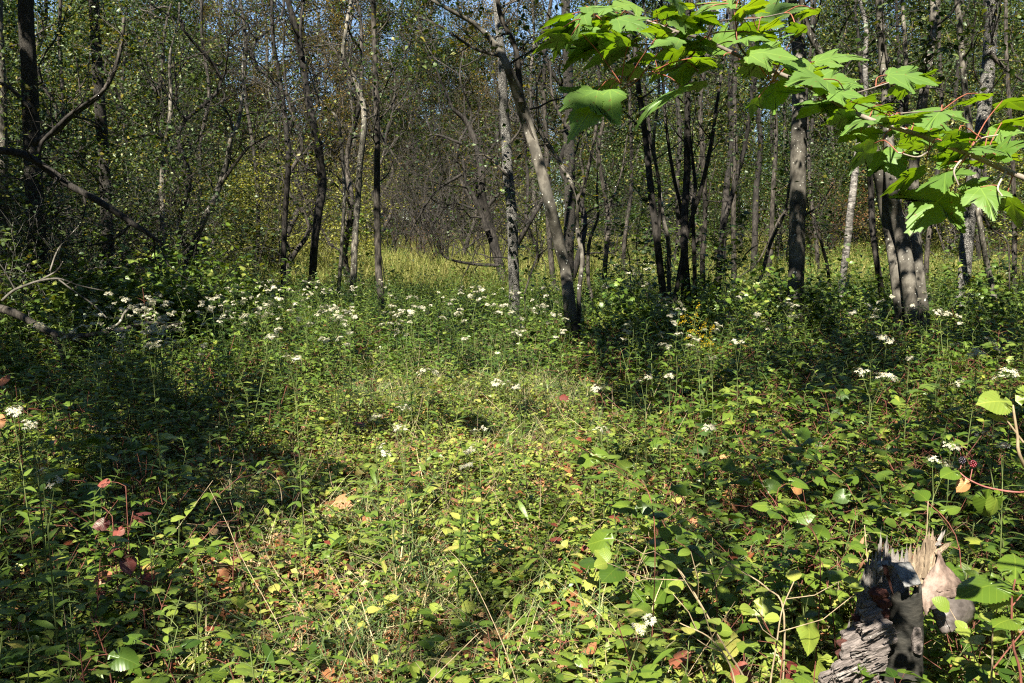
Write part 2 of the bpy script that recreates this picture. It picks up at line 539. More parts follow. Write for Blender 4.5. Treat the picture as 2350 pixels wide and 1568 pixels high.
M['red'] = leaf_mat('reddened leaf', [(0, (.09, .018, .02)), (.4, (.19, .055, .045)), (.7, (.28, .12, .07)), (1, (.42, .24, .10))], gloss=.4, veins=.6, spot=.3, trans=.35, tr_col=(1.4, .8, .6))
M['petal'] = leaf_mat('white petal', [(0, (.36, .355, .29)), (1, (.56, .555, .47))], gloss=0, trans=.3, tr_col=(1, 1, .9))
M['flower_eye'] = leaf_mat('flower centre', [(0, (.35, .27, .10)), (1, (.5, .42, .2))], gloss=0, trans=.1)
M['gold'] = leaf_mat('golden floret', [(0, (.30, .20, .008)), (1, (.5, .36, .02))], gloss=0, trans=.3, tr_col=(1, .9, .4))
M['stem'] = plain_mat('green stem', (.05, .08, .02), (.11, .13, .04), 40)
M['red_stem'] = plain_mat('red stem', (.07, .025, .018), (.17, .06, .04), 40)
M['tan_stem'] = plain_mat('dry tan stem', (.14, .10, .06), (.30, .24, .15), 40)
M['stalk'] = plain_mat('red leaf stalk', (.12, .035, .022), (.24, .085, .05), 40, rough=.6)
M['pink_stem'] = plain_mat('pink cane', (.15, .045, .04), (.27, .11, .09), 60, rough=.7)
M['twig'] = plain_mat('dark twig', (.012, .010, .009), (.05, .044, .038), 8)
M['grey_twig'] = plain_mat('grey twig', (.07, .065, .058), (.20, .19, .17), 8)
M['dark_bark'] = bark_mat('dark bark', (.012, .010, .008), (.062, .055, .046), 'rough')
M['black_bark'] = bark_mat('black bark', (.008, .007, .006), (.036, .032, .028), 'rough')  # near-black tone of the rough bark
M['grey_bark'] = bark_mat('smooth grey bark', (.045, .041, .034), (.125, .117, .10), 'smooth', (.55, .56, .5), 1.3, bump=.3)
M['flaky_bark'] = bark_mat('flaky grey bark', (.02, .018, .016), (.30, .29, .265), 'flaky', (.55, .56, .52), .8, scale=.8, bump=1.0)
M['brown_flaky'] = bark_mat('flaky brown bark', (.012, .010, .009), (.085, .077, .065), 'flaky', bump=.9)
M['mossy_bark'] = bark_mat('lichened bark', (.045, .04, .032), (.16, .15, .125), 'rough', (.42, .46, .34), 1.5)
M['birch_bark'] = bark_mat('pale birch bark', (.04, .037, .033), (.24, .228, .21), 'birch', (.03, .027, .024), 2.4, bump=.4)
M['far_bark'] = bark_mat('far grey bark', (.03, .027, .023), (.11, .10, .085), 'rough')
# ------------------------------------------------------------------ the ground: one sheet out to the horizon
def ground():
    xs = np.concatenate([-np.geomspace(700, 18, 16)[:-1], np.linspace(-18, 18, 145), np.geomspace(18, 700, 16)[1:]])
    ys = np.concatenate([[-300, -120, -50, -25], np.linspace(-12, 0, 13)[:-1], np.linspace(0, 20, 101), np.linspace(21, 80, 60), np.geomspace(80, 900, 12)[1:]])
    X, Y = np.meshgrid(xs, ys)
    Z = ground_z(X, Y)
    V = np.stack([X, Y, Z], -1).reshape(-1, 3)
    nx, ny = len(xs), len(ys)
    i = np.arange(ny - 1)[:, None] * nx + np.arange(nx - 1)[None]
    Q = np.stack([i, i + 1, i + nx + 1, i + nx], -1).reshape(-1, 4)
    m, t, o = newmat('woodland soil')
    tc = N(t, "ShaderNodeTexCoord")
    n1 = N(t, "ShaderNodeTexNoise"); n1.inputs['Scale'].default_value = 14; n1.inputs['Detail'].default_value = 8
    n2 = N(t, "ShaderNodeTexNoise"); n2.inputs['Scale'].default_value = 1.1; n2.inputs['Detail'].default_value = 3
    for n in (n1, n2): t.links.new(tc.outputs['Object'], n.inputs['Vector'])
    c1 = ramp(t, n1.outputs[0], [(.3, (.018, .013, .009)), (.5, (.05, .032, .018)), (.72, (.11, .07, .035))])
    c2 = ramp(t, n1.outputs[0], [(.3, (.02, .03, .01)), (.7, (.07, .08, .025))])
    col = mixc(t, ramp(t, n2.outputs[0], [(.4, (0, 0, 0)), (.6, (1, 1, 1))]), c1, c2)
    pb = N(t, "ShaderNodeBsdfPrincipled"); pb.inputs['Roughness'].default_value = .95
    t.links.new(col, pb.inputs['Base Color'])
    bn = N(t, "ShaderNodeBump"); bn.inputs['Strength'].default_value = .8; bn.inputs['Distance'].default_value = .03
    t.links.new(n1.outputs[0], bn.inputs['Height']); t.links.new(bn.outputs[0], pb.inputs['Normal'])
    t.links.new(pb.outputs[0], o.inputs[0])
    mb = MB(); mb.add(V, quads=Q)
    tag(mb.build('ground', m), kind='structure')


ground()

# ------------------------------------------------------------------ sun wanted at each spot of the clearing; the unseen canopy is shaped to it
LX = [0, 200, 400, 600, 800, 1000, 1200, 1400, 1600, 1800, 2000, 2200, 2350]
LY = [640, 720, 800, 880, 960, 1040, 1120, 1200, 1300, 1400, 1500, 1568]
LIT = np.array([
    [.4, .4, .55, .75, .7, .95, .8, .65, .65, .8, .9, .85, .8],
    [.6, .5, .6, .8, .6, .45, .65, .5, .45, .55, .7, .7, .6],
    [.5, .5, .6, .7, .85, 1.1, .8, .3, .5, .4, .3, .5, .4],
    [.4, .35, .3, .45, .95, 1.05, .85, .5, .6, .6, .6, .6, .6],
    [.35, .25, .15, .2, .95, 1.2, 1.15, .8, .7, .6, .5, .5, .4],
    [.35, .25, .14, .3, .95, 1, 1, .9, .7, .6, .6, .5, .3],
    [.35, .12, .12, .8, 1.1, 1.2, 1.2, 1.1, .8, .7, .65, .5, .3],
    [.15, .3, .6, 1.0, 1.3, 1.3, 1.2, 1, .9, .8, .7, .6, .6],
    [.1, .2, .4, .95, 1.3, 1.2, 1, .7, .7, .95, 1, 1, 1],
    [.08, .12, .3, .8, 1.2, 1.2, .9, .6, .9, 1.1, 1.2, 1.2, 1.2],
    [.06, .1, .25, .7, 1.2, 1.3, .95, .7, 1, 1.2, 1.3, 1.3, 1.3],
    [.06, .1, .25, .7, 1.2, 1.3, .95, .7, 1, 1.2, 1.3, 1.3, 1.3]])


def lit_at(P):
    px, py, z = to_px(P)
    px = np.clip(px, 0, 2349); py = np.clip(py, 640, 1567)
    i = np.clip(np.searchsorted(LX, px, side='right') - 1, 0, len(LX) - 2)
    j = np.clip(np.searchsorted(LY, py, side='right') - 1, 0, len(LY) - 2)
    lx = np.array(LX, float); ly = np.array(LY, float)
    fx = (px - lx[i]) / (lx[i + 1] - lx[i]); fy = (py - ly[j]) / (ly[j + 1] - ly[j])
    return (LIT[j, i] * (1 - fx) + LIT[j, i + 1] * fx) * (1 - fy) + (LIT[j + 1, i] * (1 - fx) + LIT[j + 1, i + 1] * fx) * fy


def shade_leaves(seed=3):  # unseen leaves, each placed where its shadow should fall
    rg = np.random.RandomState(seed)
    n = 170000
    y = 1 + 17 * np.sqrt(rg.rand(n)); x = (rg.rand(n) * 2 - 1) * (.74 * y + 1.2)
    z = np.full(n, .45)
    Q = np.stack([x, y, z], -1)
    L = lit_at(Q)
    p = fbm(x * 1.7 + 11, y * 1.7, 21, 3) * 1.9 - .45          # about uniform 0..1
    keep = rg.rand(n) < np.where(p > L, 1.0, np.where(L > 1.05, .01, .06))
    for cx, cy_, rr in ((-1.62, 3.5, .3), (-3.4, 5.8, .35), (-1.75, 3.3, .25)):  # added leaves left out so sun falls on the red and bronze sprigs
        keep &= (x - cx) ** 2 + (y - cy_) ** 2 > rr * rr
    Q = Q[keep]; n = len(Q)
    t0 = np.maximum(5.2, (2.0 + .29 * Q[:, 1]) / .884)
    t = t0 + 3.2 * fbm(Q[:, 0] * .8, Q[:, 1] * .8, 4, 2) + rg.rand(n) * 1.0
    return Q + SDIR * t[:, None]


SHADE_LEAVES = shade_leaves()

# ------------------------------------------------------------------ trees
def limb(mb, p0, d0, L, r0, rg, up=.25, wob=.22, kids=4, depth=2, k=5, anchors=None, mat=0, shrink=.5, taper=.25):
    n = max(3, int(L / .22) + 2) if L > .5 else 3
    p = np.array(p0, float); d = unit(d0); pts = [p]
    for i in range(n - 1):
        d = unit(d + rg.randn(3) * wob + np.array([0, 0, up * .3]))
        p = p + d * L / (n - 1); pts.append(p)
    pts = np.array(pts)
    rad = r0 * np.linspace(1, taper, n)
    tube(mb, pts, rad, k, mat, tint=rg.rand())
    if anchors is not None and depth <= 1:
        for q in pts[1:]:
            anchors.append(q)
    if depth > 0:
        for c in range(kids):
            f = .25 + .75 * (c + rg.rand()) / kids
            i = min(n - 2, int(f * (n - 1))); q = pts[i] + (pts[i + 1] - pts[i]) * rg.rand()
            dd = unit(pts[i + 1] - pts[i])
            side = unit(np.cross(dd, rg.randn(3)))
            limb(mb, q, dd * .6 + side * .8, L * shrink * (.6 + .7 * rg.rand()), rad[i] * .55, rg, up, wob * 1.1, max(2, kids - 1), depth - 1, max(3, k - 1), anchors, mat, shrink, taper)
    return pts


TREES = []          # things whose crown takes its share of the shading leaves added above the frame


def traced_tree(name, label, spec, Y, bark, zt=8.0, limbs=5, leafy=.0, seed=0, sides=12, group=None, extra=(), lean=0.0, leaf='crown', stems=(), lz=(2.2, None), lleng=(1., 2.2), rough=.09, lsz=(.05, .09)):
    rg = np.random.RandomState(seed + 100)
    base = None
    root = None
    mbs = []

    def stem_path(sp, Y, zt):
        A = np.array(sp, float)
        pts = []
        for i, (px, py, w) in enumerate(A):
            pts.append(np.append(W(px, py, Y + lean * i / max(1, len(A) - 1) + .12 * math.sin(i * 1.7 + seed)), w * .5 * Y / FPX))
        P = np.array(pts)
        gz = float(ground_z(P[0, 0], P[0, 1]))
        first = P[0].copy()
        d = P[0, :3] - P[1, :3]
        if first[2] > gz - .1:
            s = (first[2] - gz + .2) / max(.2, -d[2]) if d[2] < -.05 else 0
            s = min(s, 2.0)
            foot = np.array([first[0] + d[0] * s * .6, first[1], gz - .2, first[3] * 1.18])
            P = np.vstack([foot, P])
        else:
            P[0, 3] *= 1.1
        if zt and P[-1, 2] < zt:
            d = unit(P[-1, :3] - P[-2, :3]); d = unit(d + np.array([0, 0, .8])); p = P[-1].copy(); q = []
            m = 6
            st = (zt - p[2]) / m
            r = p[3]
            for k in range(m):
                d = unit(d + rg.randn(3) * .12 * np.array([1, 1, .3]) + np.array([0, 0, .2]))
                p = np.append(p[:3] + d * st / max(d[2], .4), r * (1 - .75 * (k + 1) / m)); q.append(p)
            P = np.vstack([P, q])
        n = int(max(14, 6 * len(P)))
        return smooth_path(P, n)

    all_stems = [(spec, Y, zt)] + list(stems)
    root = None; crown = MB(); crown_pts = []
    for si, (sp, yy, zz) in enumerate(all_stems):
        S = stem_path(sp, yy, zz)
        if root is None:
            base = np.array([S[0, 0], S[0, 1], float(ground_z(S[0, 0], S[0, 1]))])
            root = empty(name, base, 0, label, 'tree', group)
        mb = MB()
        tube(mb, S[:, :3], np.maximum(S[:, 3], .006), sides, 0, tint=.5, rough=rough, seed=seed + si)
        mb.shift(base)
        link('trunk', mb.mesh('trunk', M[bark]), root)
        zlo = lz[0]; zhi = lz[1] or S[-1, 2]
        cand = np.where((S[:, 2] > zlo) & (S[:, 2] < zhi))[0]
        if len(cand) and limbs:
            limbs = int(limbs * (1.9 if spec[0][0] < 1000 else 1.3))
            for li in range(limbs if si == 0 else max(1, limbs // 2)):
                i = cand[min(len(cand) - 1, int((li + rg.rand()) / limbs * len(cand)))]
                a = rg.rand() * 6.283
                d = np.array([math.cos(a), math.sin(a) * .7, .35 + .5 * rg.rand()])
                bmb = MB(); anc = []
                limb(bmb, S[i, :3], d, lleng[0] + (lleng[1] - lleng[0]) * rg.rand(), max(.005, min(.014, S[i, 3] * .4)), rg, up=.22, wob=.24, kids=6, depth=2, k=5, anchors=anc)
                bmb.shift(base)
                link('branch', bmb.mesh('branch', M['dark_bark' if bark not in ('black_bark', 'grey_bark') else 'black_bark']), root)
                if leafy and anc:
                    crown_pts += anc
    for path, w0, w1, yy, kids in extra:            # branches that the photo shows
        P = np.array([np.append(W(x, y, yy + dy), 0) for x, y, dy in [(*q, 0)[:3] if len(q) == 2 else q for q in path]])
        n = max(8, 5 * len(P)); S = smooth_path(P[:, :3], n)
        bmb = MB(); anc = []
        r = np.linspace(w0, w1, n) * .5 * yy / FPX
        tube(bmb, S, r, 7, 0, tint=.5, rough=.1, seed=seed)
        for c in range(kids):
            i = int((.2 + .78 * (c + rg.rand()) / kids) * (n - 1)); i = min(i, n - 2)
            dd = unit(S[i + 1] - S[i]); side = unit(np.cross(dd, rg.randn(3)))
            limb(bmb, S[i], dd * .5 + side, (.35 + .7 * rg.rand()) * yy / 12, max(.003, r[i] * .45), rg, up=.1, wob=.25, kids=4, depth=1, k=4, anchors=anc)
        bmb.shift(base)
        link('branch', bmb.mesh('branch', M['dark_bark' if bark != 'black_bark' else 'black_bark']), root)
        if leafy: crown_pts += anc
    if crown_pts and leafy:
        A = np.array(crown_pts)
        A = np.repeat(A, max(1, int(leafy)), 0) if leafy >= 1 else A[rg.rand(len(A)) < leafy]
        n = len(A)
        A = A + rg.randn(n, 3) * .06
        d = rdirs(rg, n, -.8, .3)
        add_leaves(crown, OVATE_LO if Y > 11 else OVATE, A, d, up_jit(rg, n, .6), lsz[0] + (lsz[1] - lsz[0]) * rg.rand(n), 0, rg.rand(n))
    TREES.append([root, base, crown, leaf])
    return root


def tree(*a, **k):
    return traced_tree(*a, **k)


tree('gnarled_tree', 'thick dark shaggy trunk among bare twigs at the far left edge', [(88, 700, 44), (85, 600, 40), (82, 500, 40), (76, 400, 37), (72, 300, 36), (66, 150, 33), (60, 0, 31)], 11.5, 'brown_flaky', 8, 7, 4, 1, 14, lz=(1.3, None), lleng=(1.2, 3.0), lsz=(.04, .08),
     extra=[([(75, 330), (130, 300), (160, 270), (240, 205), (275, 120), (285, 40)], 15, 7, 11.2, 9), ([(70, 250), (20, 200), (-40, 180)], 12, 5, 11.3, 6)])
tree('lichened_tree', 'pale lichen-covered trunk cut by the left edge of the view', [(2, 560, 26), (4, 400, 26), (0, 200, 24), (-6, 0, 22)], 12.5, 'mossy_bark', 8, 6, 3, 2, lz=(2.2, None), lleng=(1, 2.2), lsz=(.04, .08))
tree('dark_tree', 'dark upright trunk with one pale bark scar, right of the shaggy one', [(252, 730, 28), (250, 600, 26), (245, 500, 25), (238, 350, 24), (226, 200, 23), (215, 0, 21)], 13, 'brown_flaky', 8, 7, 3, 3, lz=(1.3, None), lleng=(1, 2.8), lsz=(.04, .08))
tree('forked_sapling', 'thin crooked trunk with flaking bark between two twiggy thickets', [(378, 690, 12), (375, 560, 12), (372, 440, 13), (378, 340, 12), (388, 290, 10), (392, 200, 8)], 15.5, 'mossy_bark', 6, 5, 1, 4, 8, extra=[([(376, 330), (350, 310), (300, 318)], 7, 3, 15.4, 5), ([(385, 280), (405, 230), (398, 130)], 7, 3, 15.4, 5)], lz=(1.3, None), lleng=(.8, 2.0), lsz=(.04, .07))
tree('leaning_tree', 'grey trunk leaning right and forking above the white flowers on the left', [(402, 740, 17), (406, 680, 16), (430, 605, 16), (462, 520, 14), (486, 470, 14), (502, 430, 13), (522, 370, 12), (530, 320, 10), (548, 280, 8)], 14, 'grey_bark', 5, 4, .8, 5, 10,
     extra=[([(505, 425), (540, 375), (575, 335), (620, 310)], 10, 4, 13.9, 8), ([(535, 300), (520, 255), (480, 230)], 6, 2, 13.9, 6)], lz=(1.6, None), lleng=(.8, 2.0), lsz=(.04, .07))
tree('crooked_tree', 'slim black trunk kinked twice, left of the boldly winding one', [(653, 700, 14), (650, 620, 13), (655, 480, 13), (662, 370, 13), (656, 290, 12), (642, 180, 10), (628, 100, 9), (624, 0, 7)], 17, 'black_bark', 8, 7, .6, 6, 9, extra=[([(652, 250), (630, 200), (600, 160)], 6, 2, 17, 5), ([(648, 330), (690, 375), (720, 395)], 5, 2, 16.9, 4)], lz=(2.2, None))
tree('winding_tree', 'black winding trunk with a fork at its top, behind the white flowers', [(712, 725, 18), (717, 640, 18), (722, 560, 18), (730, 490, 19), (740, 425, 20), (733, 360, 19), (722, 300, 17), (706, 220, 16), (692, 130, 15), (677, 60, 13), (661, 0, 12)], 16, 'black_bark', 9, 7, .6, 7, 11, extra=[([(692, 130), (690, 60), (700, -20)], 9, 6, 16, 3), ([(726, 320), (770, 345), (800, 300)], 6, 3, 16, 6)], lz=(2.6, None))
tree('thin_tree', 'thin pale-mottled trunk just left of the lichen-streaked one', [(775, 690, 9), (782, 600, 9), (788, 500, 8), (790, 430, 8), (783, 330, 8), (772, 270, 6), (740, 240, 4)], 16.5, 'mossy_bark', 5.5, 4, .4, 8, 8, lz=(2.3, None), lleng=(.6, 1.4))
tree('lichen_streaked_tree', 'crooked trunk streaked pale green with lichen, left of the straight black pole', [(808, 710, 15), (812, 620, 15), (815, 540, 14), (822, 450, 14), (826, 380, 14), (835, 300, 13), (833, 240, 12), (812, 180, 11), (788, 130, 9), (795, 60, 8), (806, 0, 7)], 16, 'mossy_bark', 8, 6, .6, 9, 10, extra=[([(820, 440), (795, 390), (785, 330)], 5, 2, 16, 4)], lz=(2.5, None))
tree('straight_tree', 'straight slender trunk, black below and grey above, left of the grassy gap', [(880, 760, 17), (874, 680, 17), (868, 600, 16), (865, 450, 15), (866, 300, 13), (862, 180, 12), (858, 60, 11), (856, 0, 10)], 14.5, 'dark_bark', 8, 6, 1.2, 10, 10, extra=[([(866, 280), (900, 240), (925, 180)], 5, 2, 14.5, 6), ([(868, 420), (890, 400), (905, 360)], 4, 1.5, 14.5, 4)], lz=(2.8, None))
tree('crab_apple_tree', 'dark many-limbed tree with drooping bare branches beside the grassy gap', [(1160, 660, 22), (1142, 590, 22), (1122, 520, 24), (1104, 450, 23), (1104, 390, 18), (1092, 330, 14), (1070, 280, 12), (1040, 250, 8)], 21, 'black_bark', 6, 9, .5, 11, 10,
     extra=[([(1118, 530), (1096, 470), (1070, 420), (1062, 360)], 14, 6, 20.8, 9), ([(1150, 610), (1085, 606), (1025, 592), (1000, 560)], 9, 3, 20.3, 9), ([(1122, 470), (1150, 440), (1190, 400)], 10, 4, 20.8, 7), ([(1100, 380), (1140, 320), (1150, 250)], 9, 4, 21, 8), ([(1060, 400), (1000, 440), (960, 500), (930, 560)], 7, 2, 20.5, 12), ([(1060, 330), (990, 310), (920, 350)], 7, 2, 20.7, 12), ([(1090, 480), (1030, 470), (975, 545)], 7, 2, 20.2, 11)], lz=(1.5, None), lleng=(1.2, 2.5))
tree('white_flaked_tree', 'upright trunk with white flaking bark, right of the grassy gap', [(1182, 770, 27), (1180, 680, 26), (1178, 600, 25), (1175, 500, 24), (1166, 400, 24), (1160, 300, 22), (1155, 220, 20), (1150, 120, 17), (1140, 0, 15)], 13.8, 'flaky_bark', 9, 5, .8, 12, 14, extra=[([(1172, 410), (1120, 360), (1085, 355)], 6, 2, 13.7, 5), ([(1170, 330), (1195, 290), (1180, 230)], 6, 3, 13.7, 3)], lz=(2.8, None))
tree('curved_tree', 'smooth grey trunk curving up to the left, speckled white, in the middle', [(1305, 850, 38), (1309, 800, 33), (1311, 750, 30), (1305, 680, 27), (1297, 620, 26), (1281, 550, 26), (1262, 470, 25), (1238, 380, 24), (1212, 290, 25), (1188, 215, 24), (1165, 155, 19), (1142, 112, 14), (1098, 62, 10), (1030, 22, 8), (960, -20, 6)], 10.6, 'grey_bark', 5.5, 5, 1.0, 13, 16, lean=-.6,
     extra=[([(1195, 235), (1190, 170), (1183, 110), (1150, 40), (1140, -20)], 15, 9, 10.2, 5), ([(1205, 270), (1232, 330), (1258, 330)], 6, 3, 10.3, 4), ([(1150, 130), (1085, 110), (1010, 60), (960, 40)], 8, 3, 10.1, 8)], lz=(2.6, None), lleng=(.8, 1.6))
tree('snaking_tree', 'thin snaking stem rising beside the curved speckled trunk', [(1318, 820, 11), (1326, 760, 11), (1330, 660, 10), (1336, 590, 10), (1324, 520, 11), (1327, 460, 10), (1306, 410, 9), (1268, 345, 9), (1240, 300, 8), (1232, 240, 6)], 10.8, 'grey_bark', 3.6, 2, .5, 14, 9, extra=[([(1325, 460), (1340, 420), (1335, 360)], 5, 2, 10.7, 4)], lz=(2.4, None), lleng=(.5, 1.0))
tree('shaggy_tree', 'tall trunk of dark shaggy plates directly behind the curved speckled one', [(1303, 690, 26), (1304, 600, 25), (1308, 450, 25), (1305, 300, 24), (1304, 180, 22), (1300, 60, 20), (1298, 0, 19)], 17.5, 'brown_flaky', 9, 6, .8, 15, 12, extra=[([(1300, 290), (1270, 230), (1262, 140)], 9, 4, 17.4, 5)], lz=(2.8, None))
tree('slim_pair_tree', 'slim bent trunk standing in front of the meadow, right of the curved one', [(1385, 700, 11), (1388, 620, 11), (1396, 510, 10), (1386, 440, 9), (1374, 340, 8), (1392, 260, 8), (1420, 200, 6)], 17, 'dark_bark', 5, 5, .6, 16, 8, extra=[([(1396, 480), (1425, 400), (1440, 310)], 6, 3, 17, 4)], lz=(2.2, None), lleng=(.6, 1.5))
tree('bent_tree', 'short dark bent stem low beside the slim bent trunk', [(1362, 700, 9), (1350, 640, 9), (1352, 560, 8), (1372, 500, 6)], 16, 'dark_bark', 3.4, 3, .6, 17, 8, lz=(1.6, None), lleng=(.6, 1.2))
tree('twin_stem_tree', 'dark trunk splitting into a leaning pair, at the left of the central cluster', [(1532, 790, 19), (1527, 720, 18), (1518, 640, 17), (1506, 540, 16), (1494, 440, 15), (1484, 340, 14), (1474, 260, 13), (1463, 180, 12), (1455, 60, 10)], 13, 'black_bark', 8, 6, .8, 18, 11, extra=[([(1512, 560), (1512, 420), (1486, 300)], 9, 6, 12.9, 3)], lz=(2.6, None))
tree('pale_crooked_tree', 'pale crooked stem standing inside the dark central cluster', [(1540, 750, 9), (1535, 650, 10), (1534, 560, 10), (1522, 500, 9), (1512, 420, 8), (1500, 330, 7), (1510, 240, 6)], 14.5, 'grey_bark', 6, 4, .6, 19, 8, lz=(2.4, None), lleng=(.6, 1.4))
tree('many_stemmed_tree', 'dark tree of several upright stems spreading like a fan in the central cluster', [(1572, 800, 16), (1570, 700, 16), (1570, 600, 17), (1571, 500, 17), (1576, 400, 15), (1577, 300, 14), (1579, 180, 12), (1582, 60, 10)], 13.2, 'black_bark', 9, 7, .8, 20, 11,
     stems=[([(1594, 760, 10), (1594, 620, 10), (1590, 480, 8), (1596, 430, 8)], 13.3, 4.5), ([(1572, 560, 10), (1610, 430, 10), (1632, 330, 9), (1645, 240, 7)], 13.1, 8), ([(1568, 520, 8), (1545, 400, 8), (1530, 300, 7), (1522, 200, 6)], 13.3, 8)], lz=(2.6, None))
tree('shadowed_tree', 'dim dark trunk in the shade right of the central cluster', [(1648, 720, 15), (1650, 620, 14), (1660, 520, 13), (1682, 440, 12), (1708, 340, 10), (1722, 250, 9)], 16, 'black_bark', 7, 6, 1.0, 21, 9, lz=(2.2, None))
tree('arching_tree', 'slender stem arching to the right in front of the broad mottled trunk', [(1712, 740, 10), (1728, 680, 9), (1748, 630, 9), (1768, 560, 8), (1800, 490, 6), (1812, 420, 5)], 14, 'dark_bark', 3.9, 4, .8, 22, 8, lz=(1.7, None), lleng=(.6, 1.2), extra=[([(1740, 560), (1715, 580), (1690, 620)], 4, 2, 14, 3)])
tree('mottled_tree', 'broad upright trunk dappled with leaf shadows, right of centre', [(1820, 830, 40), (1823, 760, 37), (1828, 600, 36), (1831, 450, 36), (1834, 300, 35), (1836, 150, 31), (1826, 60, 28), (1815, 0, 26)], 11.8, 'grey_bark', 9, 6, 1.2, 23, 16, extra=[([(1838, 500), (1880, 470), (1920, 410)], 6, 2, 11.8, 7), ([(1822, 470), (1790, 500), (1740, 600), (1690, 640)], 6, 2, 12.4, 6)], lz=(2.9, None))
tree('dead_snag', 'short dead broken stem standing before the pale birch', [(1908, 770, 7), (1904, 680, 8), (1900, 620, 8), (1886, 560, 7), (1872, 520, 6), (1869, 508, 4)], 13, 'dark_bark', 0, 0, 0, 24, 8)
tree('birch_tree', 'pale birch trunk leaning right at the edge of the meadow', [(1922, 720, 16), (1931, 660, 16), (1944, 560, 16), (1955, 460, 16), (1964, 380, 15), (1975, 300, 14), (1985, 200, 12)], 17.5, 'birch_bark', 8, 5, .8, 25, 12, lz=(2.8, None), lleng=(.8, 1.6))
tree('slanting_tree', 'thin black slanting stem between the birch and the grey triple trunk', [(2036, 770, 15), (2026, 690, 14), (2012, 600, 13), (2002, 520, 14), (1999, 440, 13), (1995, 380, 12), (1990, 300, 10)], 13.5, 'black_bark', 6, 4, .8, 26, 9, lz=(2.6, None))
tree('triple_tree', 'smooth grey tree of three joined trunks speckled with white', [(2078, 850, 30), (2072, 760, 29), (2060, 640, 30), (2046, 550, 29), (2030, 470, 28), (2016, 390, 26), (1992, 310, 24), (1962, 240, 21), (1905, 160, 18), (1860, 80, 15)], 10.8, 'grey_bark', 6, 6, 1.0, 27, 16,
     stems=[([(2098, 850, 32), (2094, 740, 32), (2085, 640, 32), (2072, 560, 31), (2056, 490, 28), (2046, 420, 25), (2038, 300, 21), (2030, 180, 19), (2020, 50, 16)], 10.6, 8), ([(2124, 830, 28), (2118, 720, 27), (2106, 620, 26), (2098, 500, 25), (2096, 400, 23), (2112, 270, 21), (2128, 160, 19), (2142, 50, 17)], 10.9, 8), ([(2064, 560, 10), (2054, 490, 18), (2066, 440, 14), (2075, 330, 12), (2080, 200, 10)], 10.75, 7)], lz=(2.8, None))
tree('rough_tree', 'rough-barked trunk leaning right, second from the right edge', [(2200, 770, 31), (2206, 720, 29), (2214, 620, 28), (2223, 500, 30), (2234, 400, 29), (2252, 300, 28), (2264, 200, 28), (2272, 100, 28), (2275, 0, 27)], 13.2, 'flaky_bark', 9, 6, 1.0, 28, 14, extra=[([(2270, 120), (2310, 160), (2370, 200)], 10, 5, 13.2, 5)], lz=(2.9, None))
tree('right_edge_tree', 'slim bending trunk nearest the right edge', [(2288, 810, 14), (2284, 730, 14), (2279, 670, 14), (2263, 600, 12), (2250, 520, 12), (2240, 440, 12), (2226, 300, 13), (2212, 180, 13), (2196, 0, 12)], 12.4, 'mossy_bark', 8, 5, 1.0, 29, 10, extra=[([(2252, 490), (2275, 525), (2308, 550), (2316, 590), (2316, 690)], 5, 3, 12.3, 3)], lz=(2.9, None))

# two rows of slimmer trunks that show between the main ones
LANDMARKS = [(80, 'the thick shaggy trunk'), (242, 'the trunk with the pale scar'), (376, 'the crooked flaking sapling'), (460, 'the leaning forked trunk'), (652, 'the kinked black trunk'), (725, 'the winding black trunk'), (785, 'the thin mottled trunk'), (818, 'the lichen-streaked trunk'), (868, 'the straight slender pole'), (1110, 'the crab apple'), (1174, 'the white-flaked trunk'), (1250, 'the curved speckled trunk'), (1390, 'the slim bent trunk'), (1505, 'the dark leaning pair'), (1573, 'the fan of dark stems'), (1665, 'the dim shaded trunk'), (1752, 'the arching stem'), (1830, 'the broad mottled trunk'), (1945, 'the pale birch'), (2005, 'the black slanting stem'), (2060, 'the grey triple trunk'), (2222, 'the rough-barked trunk'), (2265, 'the slim right edge trunk')]
_SAID = {}


def spot_label(base, px):
    """a label that places a thing beside a trunk one can find"""
    order = sorted(LANDMARKS, key=lambda m: abs(m[0] - px))
    for x, nm in order[:4]:
        side = 'directly behind' if abs(x - px) < 16 else ('just left of' if px < x else 'just right of')
        if abs(x - px) > 60: side = 'well left of' if px < x else 'well right of'
        t = '%s %s %s' % (base, side, nm)
        if t not in _SAID and len(t.split()) <= 16:
            _SAID[t] = 1; return t
    return t


def filler(label, group, name, rows, bark, seed, leafy=1.0, leaf='crown', zt=7, limbs=5, lsz=(.05, .09)):
    for i, (x, w, Y, dx) in enumerate(rows):
        rg = np.random.RandomState(seed + i)
        gz = float(ground_z((x - 1175) / FPX * Y, Y))
        yb = 784 - FPX * math.tan(math.atan2(gz - CAM_Z, Y) + PITCH)
        sp = []
        for k in range(7):
            f = k / 6
            sp.append((x + dx * f + 9 * math.sin(f * 5 + i * 2.1) + rg.randn() * 4, yb + 12 - f * (yb + 30), w * (1.1 - .45 * f)))
        traced_tree(name, spot_label(label, x), sp, Y, bark, zt, limbs, leafy, seed + i, 8, group, lz=(1.6, None), lleng=(.7, 1.9), leaf=leaf, lsz=lsz)


